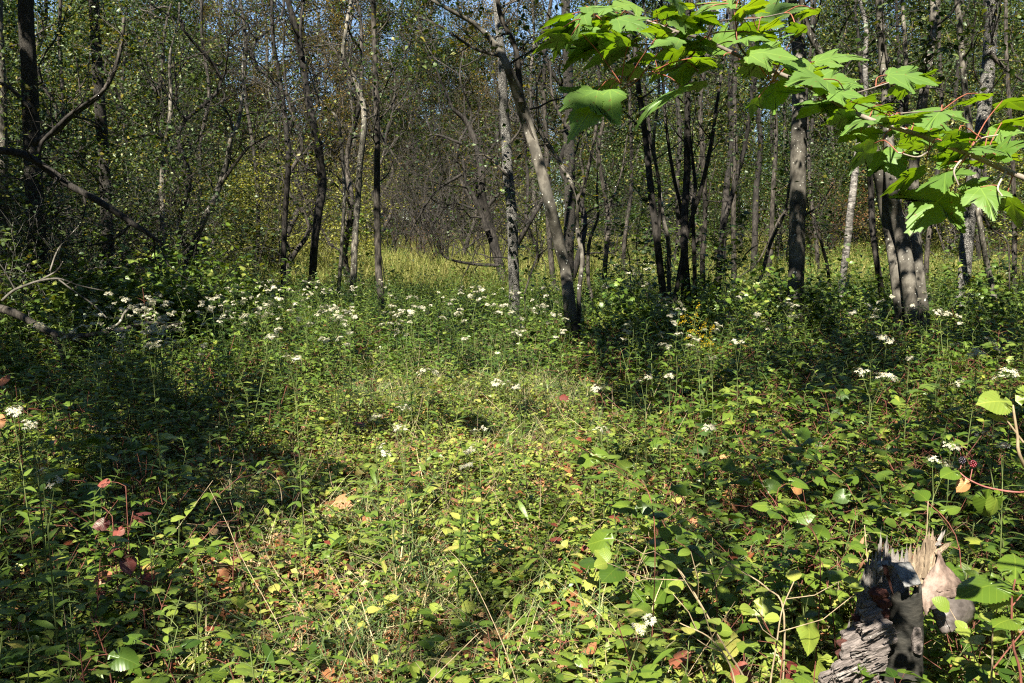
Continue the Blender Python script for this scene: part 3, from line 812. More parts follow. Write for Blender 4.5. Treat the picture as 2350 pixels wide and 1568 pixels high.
filler('slim dark second-row trunk', 'slim trunks in the second row', 'slim_tree',
       [(130, 11, 18, 20), (300, 10, 20, -20), (455, 9, 22, 10), (585, 9, 23, -25), (1265, 12, 19, -8), (1345, 9, 21, 20), (1430, 9, 22, 25), (1615, 12, 17, 15), (1690, 12, 19, -10), (1755, 11, 21, 30), (1870, 9, 22, -15), (2140, 11, 19, 15), (2330, 11, 17, -20)], 'dark_bark', 300, .9)
filler('dark rearmost trunk of the shaded stand', 'trunks at the back of the right stand', 'slim_tree',
       [(1545, 12, 24, 20), (1600, 10, 27, -30), (1668, 15, 23, 10), (1725, 14, 22, 15), (1790, 9, 28, -12), (1850, 9, 30, 20), (2075, 9, 27, -10), (2180, 10, 29, 25), (2260, 9, 26, -8), (1480, 8, 29, 8)], 'black_bark', 340, 1.0)

# trees standing beside and behind the viewer: their crowns shade the clearing
for i, (x, y, h) in enumerate([(-4.6, -1.2, 9), (-6.8, 2.2, 10), (-3.2, -5.0, 10), (-9.5, 5.0, 10), (1.6, -5.2, 9), (4.8, -2.6, 9), (7.6, 5.2, 9), (-9.5, -3.0, 10), (11.5, 9.5, 9), (-12.5, 10.5, 9)]):
    rg = np.random.RandomState(700 + i)
    b = np.array([x, y, float(ground_z(x, y))])
    root = empty('shade_tree', b, 0, 'leafy tree beside the clearing, outside the view, shading the plants', 'tree', 'shade trees around the clearing')
    mb = MB()
    pts = np.array([[x + .25 * math.sin(k * .8 + i), y + .2 * math.cos(k * .7 + i), b[2] - .2 + (h + .2) * k / 7] for k in range(8)])
    S = smooth_path(pts, 24)
    tube(mb, S, np.linspace(.13, .03, 24), 10, rough=.08, seed=i)
    mb.shift(b); link('trunk', mb.mesh('trunk', M['dark_bark']), root)
    for k in range(7):
        bm = MB(); q = S[9 + 2 * k]
        a = k * 2.4 + i
        limb(bm, q, (math.cos(a), math.sin(a), .45), 2.6, .035, rg, kids=4, depth=2, k=4)
        bm.shift(b); link('branch', bm.mesh('branch', M['dark_bark']), root)
    TREES.append([root, b, MB(), 'crown'])

# hand the leaves added for shade to the crown of the nearest tree
def give_shade_leaves():
    rg = np.random.RandomState(8)
    tops = np.array([t[1][:2] for t in TREES])
    d = ((SHADE_LEAVES[:, None, :2] - tops[None]) ** 2).sum(-1)
    own = d.argmin(1)
    for i, (root, base, mb, leaf) in enumerate(TREES):
        P = SHADE_LEAVES[own == i]; n = len(P)
        if n:
            add_leaves(mb, DIAM, P, rdirs(rg, n, -.5, .3), unit(SDIR * .7 + up_jit(rg, n, .7)), .10 + .07 * rg.rand(n), 0, rg.rand(n))
        if mb.n:
            mb.shift(base)
            link('crown', mb.mesh('crown', M[leaf]), root)


give_shade_leaves()

# ------------------------------------------------------------------ the wood beyond the meadow
def proto_tree(H, r, nleaf, leaf, bark, seed, lo=.25, spread=1.2, lsz=(.07, .11), up=.6, limbs=20, kids=4):
    rg = np.random.RandomState(seed)
    tr = MB(); cr = MB(); anc = []
    k = 10
    pts = np.array([[.16 * rg.randn() * (i > 0), .16 * rg.randn() * (i > 0), H * i / (k - 1) - .2] for i in range(k)])
    S = smooth_path(pts, 22)
    tube(tr, S, np.linspace(r, r * .2, 22), 7, rough=.06, seed=seed)
    for i in range(limbs):
        f = lo + (1 - lo) * (i + rg.rand()) / limbs
        q = S[min(21, int(f * 21))]
        a = rg.rand() * 6.283
        limb(tr, q, (math.cos(a), math.sin(a), up), spread * (1.15 - .6 * f) * (.6 + .8 * rg.rand()), r * .28 * (1.1 - .6 * f), rg, up=.3, wob=.2, kids=kids, depth=1, k=3, anchors=anc)
    A = np.array(anc)
    wt = rg.rand(len(A)) ** 3.5; wt /= wt.sum()
    A = A[rg.choice(len(A), size=nleaf, p=wt)] + rg.randn(nleaf, 3) * .19
    add_leaves(cr, DIAM, A, rdirs(rg, nleaf, -.9, .2), up_jit(rg, nleaf, .7), lsz[0] + (lsz[1] - lsz[0]) * rg.rand(nleaf), 0, np.clip(.5 + .28 * rg.randn(nleaf), 0, 1))
    return tr.mesh('trunk', M[bark]), cr.mesh('crown', M[leaf])


P_SLIM = [proto_tree(13, .075, 9000, 'far_olive', 'far_bark', 11, .12, 1.5, limbs=34), proto_tree(15, .09, 10000, 'far_olive', 'far_bark', 12, .15, 1.7, limbs=36), proto_tree(12, .06, 8000, 'far_olive', 'far_bark', 13, .1, 1.4, limbs=30), proto_tree(14, .08, 10000, 'far_green', 'far_bark', 14, .12, 1.7, limbs=34)]
P_GREEN = [proto_tree(9, .08, 12000, 'far_green', 'dark_bark', 21, .1, 2.0, up=.35, limbs=26, kids=5), proto_tree(11, .1, 15000, 'far_green', 'dark_bark', 22, .12, 2.3, up=.35, limbs=28, kids=5)]


def place(name, pair, x, y, s, rz, label, cat, group):
    root = empty(name, (x, y, float(ground_z(x, y))), rz, label, cat, group)
    root.scale = (s, s, s)
    link('trunk', pair[0], root); link('crown', pair[1], root)
    return root


def far_wood():
    rg = np.random.RandomState(5)
    n = 0; pts = []
    tries = 0
    while n < 235 and tries < 9000:
        tries += 1
        y = 35 + 45 * rg.rand() ** .9; x = (rg.rand() * 2 - 1) * (.64 * y + 2)
        if any((x - a) ** 2 + (y - b) ** 2 < 2.2 for a, b in pts): continue
        pts.append((x, y)); n += 1
        px = 1175 + x / y * FPX
        g = (px < 480 and rg.rand() < .6) or (px > 1350 and rg.rand() < .45) or rg.rand() < .08
        if g:
            place('leafy_tree', P_GREEN[rg.randint(2)], x, y, .9 + .6 * rg.rand(), rg.rand() * 6.28, 'leafy green tree in the wood at the back of the meadow', 'tree', 'green trees in the far wood')
        else:
            place('slim_tree', P_SLIM[rg.randint(4)], x, y, .9 + .42 * rg.rand(), rg.rand() * 6.28, 'slim grey tree with thin yellowing leaves in the wood behind the meadow', 'tree', 'slim trees in the far wood')


far_wood()

# broad leafy trees nearer than the far wood, on both flanks of the meadow
P_FLANK = [proto_tree(7.5, .07, 9000, 'crown', 'dark_bark', 31, .12, 1.9, up=.3, limbs=24, kids=5, lsz=(.06, .10)), proto_tree(9, .08, 11000, 'crown', 'dark_bark', 32, .15, 2.2, up=.3, limbs=26, kids=5, lsz=(.06, .10))]
for i, (px, Y, s) in enumerate([(20, 17, 1), (150, 20, 1.1), (290, 18, .9), (380, 25, 1.1), (90, 25, 1.2), (220, 31, 1.2), (450, 32, 1.1), (-60, 21, 1.2), (1330, 31, .95), (1460, 33, 1), (1600, 28, 1), (1700, 31, 1.1), (1790, 26, 1), (1900, 33, 1.1), (2050, 29, 1.1), (2190, 31, 1.1), (2300, 28, 1.1), (2420, 30, 1.1), (2130, 35, 1.2), (1950, 36, 1.2)]):
    x = (px - 1175) / FPX * Y
    side = 'left' if px < 900 else 'right'
    place('leafy_tree', P_FLANK[i % 2], x, Y, s, i * 1.9, spot_label('spreading dark green tree', px), 'tree', 'spreading trees on the %s flank' % side)

# ------------------------------------------------------------------ bushes, saplings and bare thickets
def bush(name, label, x, y, H, Rr, nleaf, leaf, seed, thin=1.0, lsz=(.03, .055), stems=10, group=None, twig='twig', kids=5, lo=.15, tpl=None):
    rg = np.random.RandomState(seed)
    b = np.array([x, y, float(ground_z(x, y))])
    root = empty(name, b, 0, label, 'bush', group)
    anc = []; st = MB()
    for i in range(stems):
        a = i * 2.4 + rg.rand(); sp = .25 + .75 * rg.rand()
        q = np.array([.12 * rg.randn(), .12 * rg.randn(), -.05])
        limb(st, q, (math.cos(a) * sp * Rr / H * 1.5, math.sin(a) * sp * Rr / H * 1.5, 1), H * (.65 + .4 * rg.rand()), .0055 * thin + .0045 * H * thin, rg, up=.0, wob=.16, kids=kids, depth=2, k=4, anchors=anc)
    link('stem', st.mesh('stem', M[twig]), root)
    if nleaf:
        A = np.array(anc); A = A[A[:, 2] > lo * H]
        A = A[rg.randint(len(A), size=nleaf)] + rg.randn(nleaf, 3) * .07
        cr = MB()
        add_leaves(cr, tpl or OVATE_LO, A, rdirs(rg, nleaf, -.6, .3), up_jit(rg, nleaf, .6), lsz[0] + (lsz[1] - lsz[0]) * rg.rand(nleaf), 0, np.clip(.5 + .27 * rg.randn(nleaf), 0, 1))
        link('foliage', cr.mesh('foliage', M[leaf]), root)
    return root


def at(px, Y):
    return (px - 1175) / FPX * Y, Y


bush('rounded_bush', 'big rounded yellow-green bush at the left end of the meadow', *at(630, 24), 3.9, 1.7, 9000, 'bush', 1, .8, (.06, .10), 20)
bush('rounded_bush', 'smaller yellow-green bush to the left of the big rounded one', *at(545, 26), 2.8, 1.3, 5000, 'bush', 2, 1, (.05, .08), 12)
bush('pale_leaved_bush', 'bush with pale cream leaves left of the leaning grey trunk', *at(325, 17), 2.3, .8, 1100, 'bush', 3, 1, (.05, .08), 8)
bush('rusty_bush', 'low russet bush standing in the sunny grassy gap', *at(985, 27), 1.5, .8, 1500, 'rust', 4, .8, (.025, .04), 14, twig='twig')
bush('rusty_bush', 'russet bush left of the leaning trunk under the far trees', *at(420, 30), 3.5, 1.5, 2500, 'rust', 5, 1, (.05, .08), 10)
bush('rusty_bush', 'brown thinning bush in the meadow at the right edge', *at(2290, 26), 1.5, 1.0, 1500, 'rust', 6, .8, (.025, .04), 14)
bush('rounded_bush', 'tall yellow-green bush beyond the rough-barked trunk on the right', *at(2180, 27), 5.2, 2.0, 9000, 'bush', 7, 1, (.05, .085), 16)
bush('rounded_bush', 'yellow-green bush behind the triple trunk, above the bright grass', *at(2060, 31), 3.4, 1.7, 6000, 'bush', 8, 1, (.05, .085), 14)
bush('rusty_bush', 'brownish bush behind the pale birch trunk', *at(1890, 28), 3.2, 1.2, 3500, 'rust', 9, .8, (.05, .08), 12)
bush('rounded_bush', 'small yellow-green bush right of the crab apple at the meadow edge', *at(1225, 29), 2.4, 1.2, 4000, 'bush', 10, 1, (.05, .08), 12)
bush('rounded_bush', 'yellow-green bush between the winding trunk and the straight pole', *at(800, 33), 3.6, 1.6, 6000, 'bush', 11, 1, (.05, .085), 14)
for i, (px, Y, H, r) in enumerate([(900, 31, 4.5, 1.6), (965, 29, 4.6, 1.8), (1020, 27, 4.8, 1.8), (1075, 30, 5, 1.8), (1130, 26, 4.4, 1.6), (1000, 34, 5.5, 2)]):
    bush('bare_thicket', spot_label('dark leafless thicket shrub', px), *at(px, Y), H, r, 700, 'far_olive', 30 + i, .8, (.04, .06), 12, 'dark shrubs of the gloomy thicket', 'twig', 6)
for i, (px, Y, H, r) in enumerate([(20, 11, 2.8, 1.1), (140, 12.5, 3.2, 1.3), (330, 13.5, 3.0, 1.4), (420, 17, 3.2, 1.3), (240, 16, 3.8, 1.6), (100, 15, 4.0, 1.5)]):
    bush('twiggy_thicket', spot_label('tangle of fine grey twigs', px), *at(px, Y), H, r, 2600, 'crown', 50 + i, .55, (.035, .065), 13, 'twig tangles on the left', 'grey_twig' if i % 3 == 0 else 'twig', 7)
for i, (px, Y, H, r, n) in enumerate([(40, 17, 2.6, 1.2, 2600), (170, 19, 3.0, 1.4, 3000), (300, 22, 3.2, 1.5, 3000), (470, 24, 3, 1.4, 2600), (90, 24, 4.2, 1.7, 3500), (370, 27, 4.5, 1.7, 3500), (770, 30, 2.8, 1.3, 2500), (850, 34, 3.5, 1.4, 3000), (1240, 27, 3.4, 1.4, 2600), (1330, 30, 3.2, 1.4, 2600), (1410, 28, 3.0, 1.2, 2200), (1500, 33, 4.0, 1.6, 3000), (1640, 25, 3.8, 1.4, 2800), (1740, 28, 4.2, 1.6, 3200), (1810, 24, 3.4, 1.2, 2400), (1900, 31, 3.6, 1.5, 3000), (2010, 33, 3.0, 1.4, 2600), (2120, 32, 3.8, 1.5, 3000), (2200, 34, 3.4, 1.4, 2600), (2330, 30, 3.6, 1.5, 3000), (2270, 35, 4.2, 1.6, 3200), (560, 33, 4.2, 1.6, 3200), (720, 36, 4.0, 1.6, 3000), (1130, 36, 3.6, 1.5, 2600)]):
    bush('green_bush', spot_label('leafy green shrub under the far wood', px), *at(px, Y), H, r, n, 'far_green', 80 + i, .8, (.05, .08), 9, 'green shrubs below the far wood', 'twig', 5, .05)


def sapling(x, y, H, seed, leaf, label, group, nleaf=120, lsz=(.06, .10), tpl=None, name='sapling'):
    rg = np.random.RandomState(seed)
    b = np.array([x, y, float(ground_z(x, y))])
    root = empty(name, b, 0, label, 'sapling', group)
    st = MB(); anc = []
    P = smooth_path(np.array([[.1 * rg.randn() * i, .1 * rg.randn() * i, H * i / 4 - .05] for i in range(5)]), 12)
    tube(st, P, np.linspace(.012, .003, 12) * (.6 + H * .25), 5)
    for i in range(9):
        q = P[3 + i]; a = rg.rand() * 6.28
        limb(st, q, (math.cos(a), math.sin(a), .35), H * .22 * (.6 + .6 * rg.rand()), .004 + H * .0008, rg, up=0, wob=.15, kids=3, depth=1, k=3, anchors=anc)
    link('trunk', st.mesh('trunk', M['twig']), root)
    A = np.array(anc); A = A[rg.randint(len(A), size=nleaf)] + rg.randn(nleaf, 3) * .05
    cr = MB(); add_leaves(cr, tpl or OVATE, A, rdirs(rg, nleaf, -.5, .1), up_jit(rg, nleaf, .35), lsz[0] + (lsz[1] - lsz[0]) * rg.rand(nleaf), 0, np.clip(.5 + .25 * rg.randn(nleaf), 0, 1))
    link('crown', cr.mesh('crown', M[leaf]), root)


def bare_proto(H, r, seed):
    rg = np.random.RandomState(seed); tr = MB()
    pts = np.array([[.28 * rg.randn() * (i > 0), .28 * rg.randn() * (i > 0), H * i / 7 - .2] for i in range(8)])
    S = smooth_path(pts, 26); tube(tr, S, np.linspace(r, r * .25, 26), 8, rough=.08, seed=seed)
    mats = [M['black_bark'], M['dark_bark'], M['black_bark']]
    tm = tr.mesh('trunk', mats[seed % 3]); brs = []
    for i in range(13):
        b = MB(); q = S[min(25, int((.12 + .86 * (i + rg.rand()) / 13) * 25))]; a = rg.rand() * 6.28
        limb(b, q, (math.cos(a), math.sin(a), .35 + .4 * rg.rand()), 1.3 + 1.5 * rg.rand(), r * .34, rg, up=.12, wob=.26, kids=6, depth=2, k=3)
        brs.append(b.mesh('branch', mats[seed % 3]))
    return tm, brs


BARE = [bare_proto(6.5, .07, 1), bare_proto(8, .09, 2), bare_proto(5.5, .06, 3), bare_proto(7.5, .08, 4)]
rgB = np.random.RandomState(31)
for i in range(28):
    px = rgB.uniform(-40, 2400); Y = rgB.uniform(19, 37) if px > 600 else rgB.uniform(14, 33)
    if 900 < px < 1180 and Y < 27: Y += 9
    x, y = at(px, Y)
    pr = BARE[i % 4]
    root = empty('bare_tree', (x, y, float(ground_z(x, y))), rgB.rand() * 6.28, spot_label('crooked bare dark tree', px), 'tree', 'crooked bare trees round the meadow')
    s = rgB.uniform(.8, 1.15); root.scale = (s, s, s)
    link('trunk', pr[0], root)
    for b in pr[1]: link('branch', b, root)
for i in range(16):
    px = rgB.uniform(-60, 560); Y = rgB.uniform(9.6, 13.5)
    bush('leafy_shrub', spot_label('waist-high leafy shrub in front,', px), *at(px, Y), rgB.uniform(.75, 1.3), rgB.uniform(.5, .8), 1000, 'herb' if i % 3 else 'crown', 600 + i, .6, (.05, .10), 10, 'leafy shrubs of the left bank', 'twig', 5, .1, OVATE if i % 2 else LOBED)
for i in range(8):
    px = rgB.uniform(1300, 2380); Y = rgB.uniform(11, 15)
    bush('leafy_shrub', spot_label('knee-high leafy shrub in front,', px), *at(px, Y), rgB.uniform(.8, 1.2), rgB.uniform(.5, .7), 900, 'herb', 640 + i, .6, (.05, .10), 9, 'leafy shrubs under the right trees', 'twig', 5, .1, OVATE if i % 2 else LOBED)

rgS = np.random.RandomState(77)
for i in range(46):
    if i < 14: px = rgS.uniform(0, 540); Y = rgS.uniform(11, 20)
    elif i < 20: px = rgS.uniform(560, 900); Y = rgS.uniform(17, 24)
    else: px = rgS.uniform(1210, 2350); Y = rgS.uniform(12.5, 25)
    left = px < 900
    sapling(*at(px, Y), rgS.uniform(1.3, 3.2), 400 + i, 'crown' if i % 3 else 'herb', spot_label('slender leafy sapling', px), 'saplings under the trees on the ' + ('left' if left else 'right'), 150, (.06, .11), LOBED if i % 2 else OVATE)
from mathutils import Matrix
# ------------------------------------------------------------------ undergrowth: plants nobody could count (instanced over the ground)
def scatter(name, protos, P, scale, seed, tilt=.15, up=True):
    rg = np.random.RandomState(seed)
    P = np.asarray(P, float); n = len(P)
    me = bpy.data.meshes.new(name)
    me.vertices.add(n); me.vertices.foreach_set("co", P.astype(np.float32).ravel())
    rot = np.stack([rg.randn(n) * tilt, rg.randn(n) * tilt, rg.rand(n) * 6.283], -1)
    a = me.attributes.new("rot", 'FLOAT_VECTOR', 'POINT'); a.data.foreach_set("vector", rot.astype(np.float32).ravel())
    a = me.attributes.new("scl", 'FLOAT', 'POINT'); a.data.foreach_set("value", np.broadcast_to(np.asarray(scale, float), (n,)).astype(np.float32).copy())
    a = me.attributes.new("pick", 'INT', 'POINT'); a.data.foreach_set("value", rg.randint(len(protos), size=n).astype(np.int32))
    o = link(name, me); o['kind'] = 'stuff'
    g = bpy.data.node_groups.new(name, 'GeometryNodeTree')
    g.interface.new_socket("Geometry", in_out='INPUT', socket_type='NodeSocketGeometry')
    g.interface.new_socket("Geometry", in_out='OUTPUT', socket_type='NodeSocketGeometry')
    gi = g.nodes.new('NodeGroupInput'); go = g.nodes.new('NodeGroupOutput')
    iop = g.nodes.new('GeometryNodeInstanceOnPoints')
    gti = g.nodes.new('GeometryNodeGeometryToInstance')
    for pm in protos:
        po = bpy.data.objects.new("plant_source", pm)
        oi = g.nodes.new('GeometryNodeObjectInfo'); oi.inputs['Object'].default_value = po
        g.links.new(oi.outputs['Geometry'], gti.inputs[0])
    def attr(nm, ty):
        x = g.nodes.new('GeometryNodeInputNamedAttribute'); x.data_type = ty; x.inputs['Name'].default_value = nm
        return x.outputs['Attribute']
    g.links.new(gi.outputs[0], iop.inputs['Points'])
    g.links.new(gti.outputs[0], iop.inputs['Instance'])
    iop.inputs['Pick Instance'].default_value = True
    g.links.new(attr('pick', 'INT'), iop.inputs['Instance Index'])
    g.links.new(attr('rot', 'FLOAT_VECTOR'), iop.inputs['Rotation'])
    g.links.new(attr('scl', 'FLOAT'), iop.inputs['Scale'])
    g.links.new(iop.outputs[0], go.inputs[0])
    md = o.modifiers.new("scatter", 'NODES'); md.node_group = g
    return o


def p_herb(seed, H=.7, leaf='herb', lsz=.085, n=20, tpl=LANCE):
    rg = np.random.RandomState(seed); mb = MB()
    k = 6; pts = np.array([[.03 * rg.randn() * i / k, .03 * rg.randn() * i / k, H * i / k - .03] for i in range(k + 1)])
    tube(mb, pts, np.linspace(.0035, .0015, k + 1), 3, 1, rg.rand())
    f = np.linspace(.22, 1, n); A = np.stack([np.interp(f * k, range(k + 1), pts[:, i]) for i in range(3)], -1)
    a = np.arange(n) * 2.4 + rg.rand(n) * .5
    d = np.stack([np.cos(a), np.sin(a), .25 + .5 * f * rg.rand(n)], -1)
    add_leaves(mb, tpl, A, d, up_jit(rg, n, .25), lsz * (1.15 - .55 * f) * (.8 + .4 * rg.rand(n)), 0, np.clip(.45 + .22 * rg.randn() + .12 * rg.randn(n), 0, 1))
    return mb.mesh('herb', [M[leaf], M['stem']])


def p_low(seed, leaf='low', tpl=OVATE, n=8, H=.16, lsz=.047, spread=.09, stem='stem'):
    rg = np.random.RandomState(seed); mb = MB()
    base = .42 + .2 * rg.randn()
    for i in range(n):
        a = i * 2.4 + rg.rand(); h = H * (.45 + .6 * rg.rand()); r = spread * (.3 + .8 * rg.rand())
        q = np.array([math.cos(a) * r, math.sin(a) * r, h])
        tube(mb, [(0, 0, -.02), q * [.45, .45, .7], q], [.0016, .0014, .001], 3, 1, rg.rand(), cap=False)
        d = np.array([math.cos(a), math.sin(a), -.05 + .3 * rg.randn()])
        add_leaves(mb, tpl, q, d, up_jit(rg, 1, .28), lsz * (.7 + .6 * rg.rand()), 0, np.clip(base + .16 * rg.randn(), 0, 1))
    return mb.mesh('low_plant', [M[leaf], M[stem]])


def p_bramble(seed, H=.38, L=.55, leaf='bramble', lsz=.06):
    rg = np.random.RandomState(seed); mb = MB()
    for c in range(3):
        a = c * 2.1 + rg.rand(); pts = []
        for i in range(6):
            f = i / 5
            pts.append([math.cos(a) * L * f, math.sin(a) * L * f, H * math.sin(f * 2.2 + .05) * (1 + .1 * rg.randn()) - .02])
        pts = np.array(pts)
        tube(mb, pts, np.linspace(.003, .0012, 6), 3, 1, rg.rand())
        base = .42 + .17 * rg.randn()
        for i in range(1, 6):
            for sgn in (-1, 1):
                if rg.rand() < .15: continue
                an = a + sgn * (1.0 + .4 * rg.randn())
                st = pts[i] + np.array([math.cos(an) * .05, math.sin(an) * .05, .025 + .03 * rg.rand()])
                tube(mb, [pts[i], st], [.001, .0008], 3, 1, rg.rand(), cap=False)
                for da in (-1.0, 0, 1.0):
                    d = np.array([math.cos(an + da), math.sin(an + da), -.1 + .2 * rg.randn()])
                    add_leaves(mb, OVATE, st, d, up_jit(rg, 1, .25), lsz * (.75 + .4 * rg.rand()) * (1 if da == 0 else .8), 0, np.clip(base + .14 * rg.randn(), 0, 1))
    return mb.mesh('bramble', [M[leaf], M['red_stem']])


def p_tiny(seed, n=46, leaf='low', R0=.16, H=.13, lsz=(.016, .034)):
    rg = np.random.RandomState(seed); mb = MB()
    A = np.stack([rg.randn(n) * R0 * .6, rg.randn(n) * R0 * .6, .01 + H * rg.rand(n)], -1)
    base = .4 + .18 * rg.randn()
    add_leaves(mb, OVATE_LO, A, rdirs(rg, n, -.2, .4), up_jit(rg, n, .4), lsz[0] + (lsz[1] - lsz[0]) * rg.rand(n), 0, np.clip(base + .2 * rg.randn(n), 0, .97))
    for i in range(8):
        tube(mb, [A[i] * [.5, .5, 0], A[i]], [.0012, .0008], 3, 1, rg.rand(), cap=False)
    return mb.mesh('creeping_plant', [M[leaf], M['tan_stem']])


def p_grass(seed, n=26, H=.28, straw=.4, mat='grass', w=.0022, sp=.06, bend=.8):
    rg = np.random.RandomState(seed); mb = MB()
    for i in range(n):
        a = rg.rand() * 6.283; L = H * (.5 + .8 * rg.rand()); q = np.array([rg.randn() * sp, rg.randn() * sp, -.01])
        b = bend * (.3 + rg.rand()); pts = []
        for k in range(5):
            f = k / 4
            pts.append(q + np.array([math.cos(a) * L * b * f * f * .8, math.sin(a) * L * b * f * f * .8, L * (f - .35 * b * f * f)]))
        pts = np.array(pts); side = np.array([-math.sin(a), math.cos(a), 0])
        ww = w * np.array([1, 1.1, .9, .6, .1])
        V = np.stack([pts - side * ww[:, None], pts + side * ww[:, None]], 1).reshape(-1, 3)
        Q = [(2 * k, 2 * k + 1, 2 * k + 3, 2 * k + 2) for k in range(4)]
        mb.add(V, quads=Q, tint=np.clip((.75 if rg.rand() < straw else .25) + .15 * rg.randn(), 0, 1))
    return mb.mesh('grass_tuft', [M[mat]])


def p_litter(seed, n=5):
    rg = np.random.RandomState(seed); mb = MB()
    for i in range(n):
        tpl = [OVATE, ROUND, LOBED, ELLIP][rg.randint(4)]
        V = tpl[0].copy(); V[:, 2] += .25 * np.abs(V[:, 0]) * rg.randn() + .2 * rg.randn() * V[:, 1] ** 2
        q = np.array([rg.randn() * .09, rg.randn() * .09, .012 + .035 * rg.rand()])
        add_leaves(mb, (V, *tpl[1:]), q, rdirs(rg, 1, -.3, .4), up_jit(rg, 1, .5), .05 + .045 * rg.rand(), 0, rg.rand())
    return mb.mesh('leaf_litter', [M['litter']])


def p_stick(seed):
    rg = np.random.RandomState(seed); mb = MB()
    for i in range(3):
        a = rg.rand() * 6.28; L = .15 + .3 * rg.rand()
        p0 = np.array([rg.randn() * .08, rg.randn() * .08, 0]); d = np.array([math.cos(a), math.sin(a), .2 + 1.2 * rg.rand()])
        p1 = p0 + unit(d) * L * .5; p2 = p1 + unit(d + rg.randn(3) * .3) * L * .5
        tube(mb, [p0, p1, p2], [.0016, .0013, .0008], 3, 0, rg.rand(), cap=False)
    return mb.mesh('dry_stalk', [M['tan_stem']])


def path_c(y): return -.28 - .05 * (y - 3)
def off_path(x, y): return np.abs(x - path_c(y)) / np.interp(y, [2, 3.5, 6.5, 11, 14, 17], [1.15, 1.15, 1.4, 1.1, .9, .9])   # <1 on the trodden strip


def pts(n, y0, y1, seed, dens, pw=1.0, xw=.74, x0=1.0):
    rg = np.random.RandomState(seed)
    a = rg.rand(n)
    y = np.sqrt(y0 ** 2 + (y1 ** 2 - y0 ** 2) * a) if pw == 1 else y0 + (y1 - y0) * a
    x = (rg.rand(n) * 2 - 1) * (xw * y + x0)
    k = rg.rand(n) < dens(x, y)
    x, y = x[k], y[k]
    # keep clear of the stump
    k = ((x - 1.12) ** 2 + (y - 2.5) ** 2 > .2 ** 2) & ~((y < 2.5) & (1175 + x / np.maximum(y, .1) * FPX > 1870) & (1175 + x / np.maximum(y, .1) * FPX < 2250))
    x, y = x[k], y[k]
    return np.stack([x, y, ground_z(x, y)], -1)


def ss(a, b, x): 
    t = np.clip((x - a) / (b - a), 0, 1); return t * t * (3 - 2 * t)


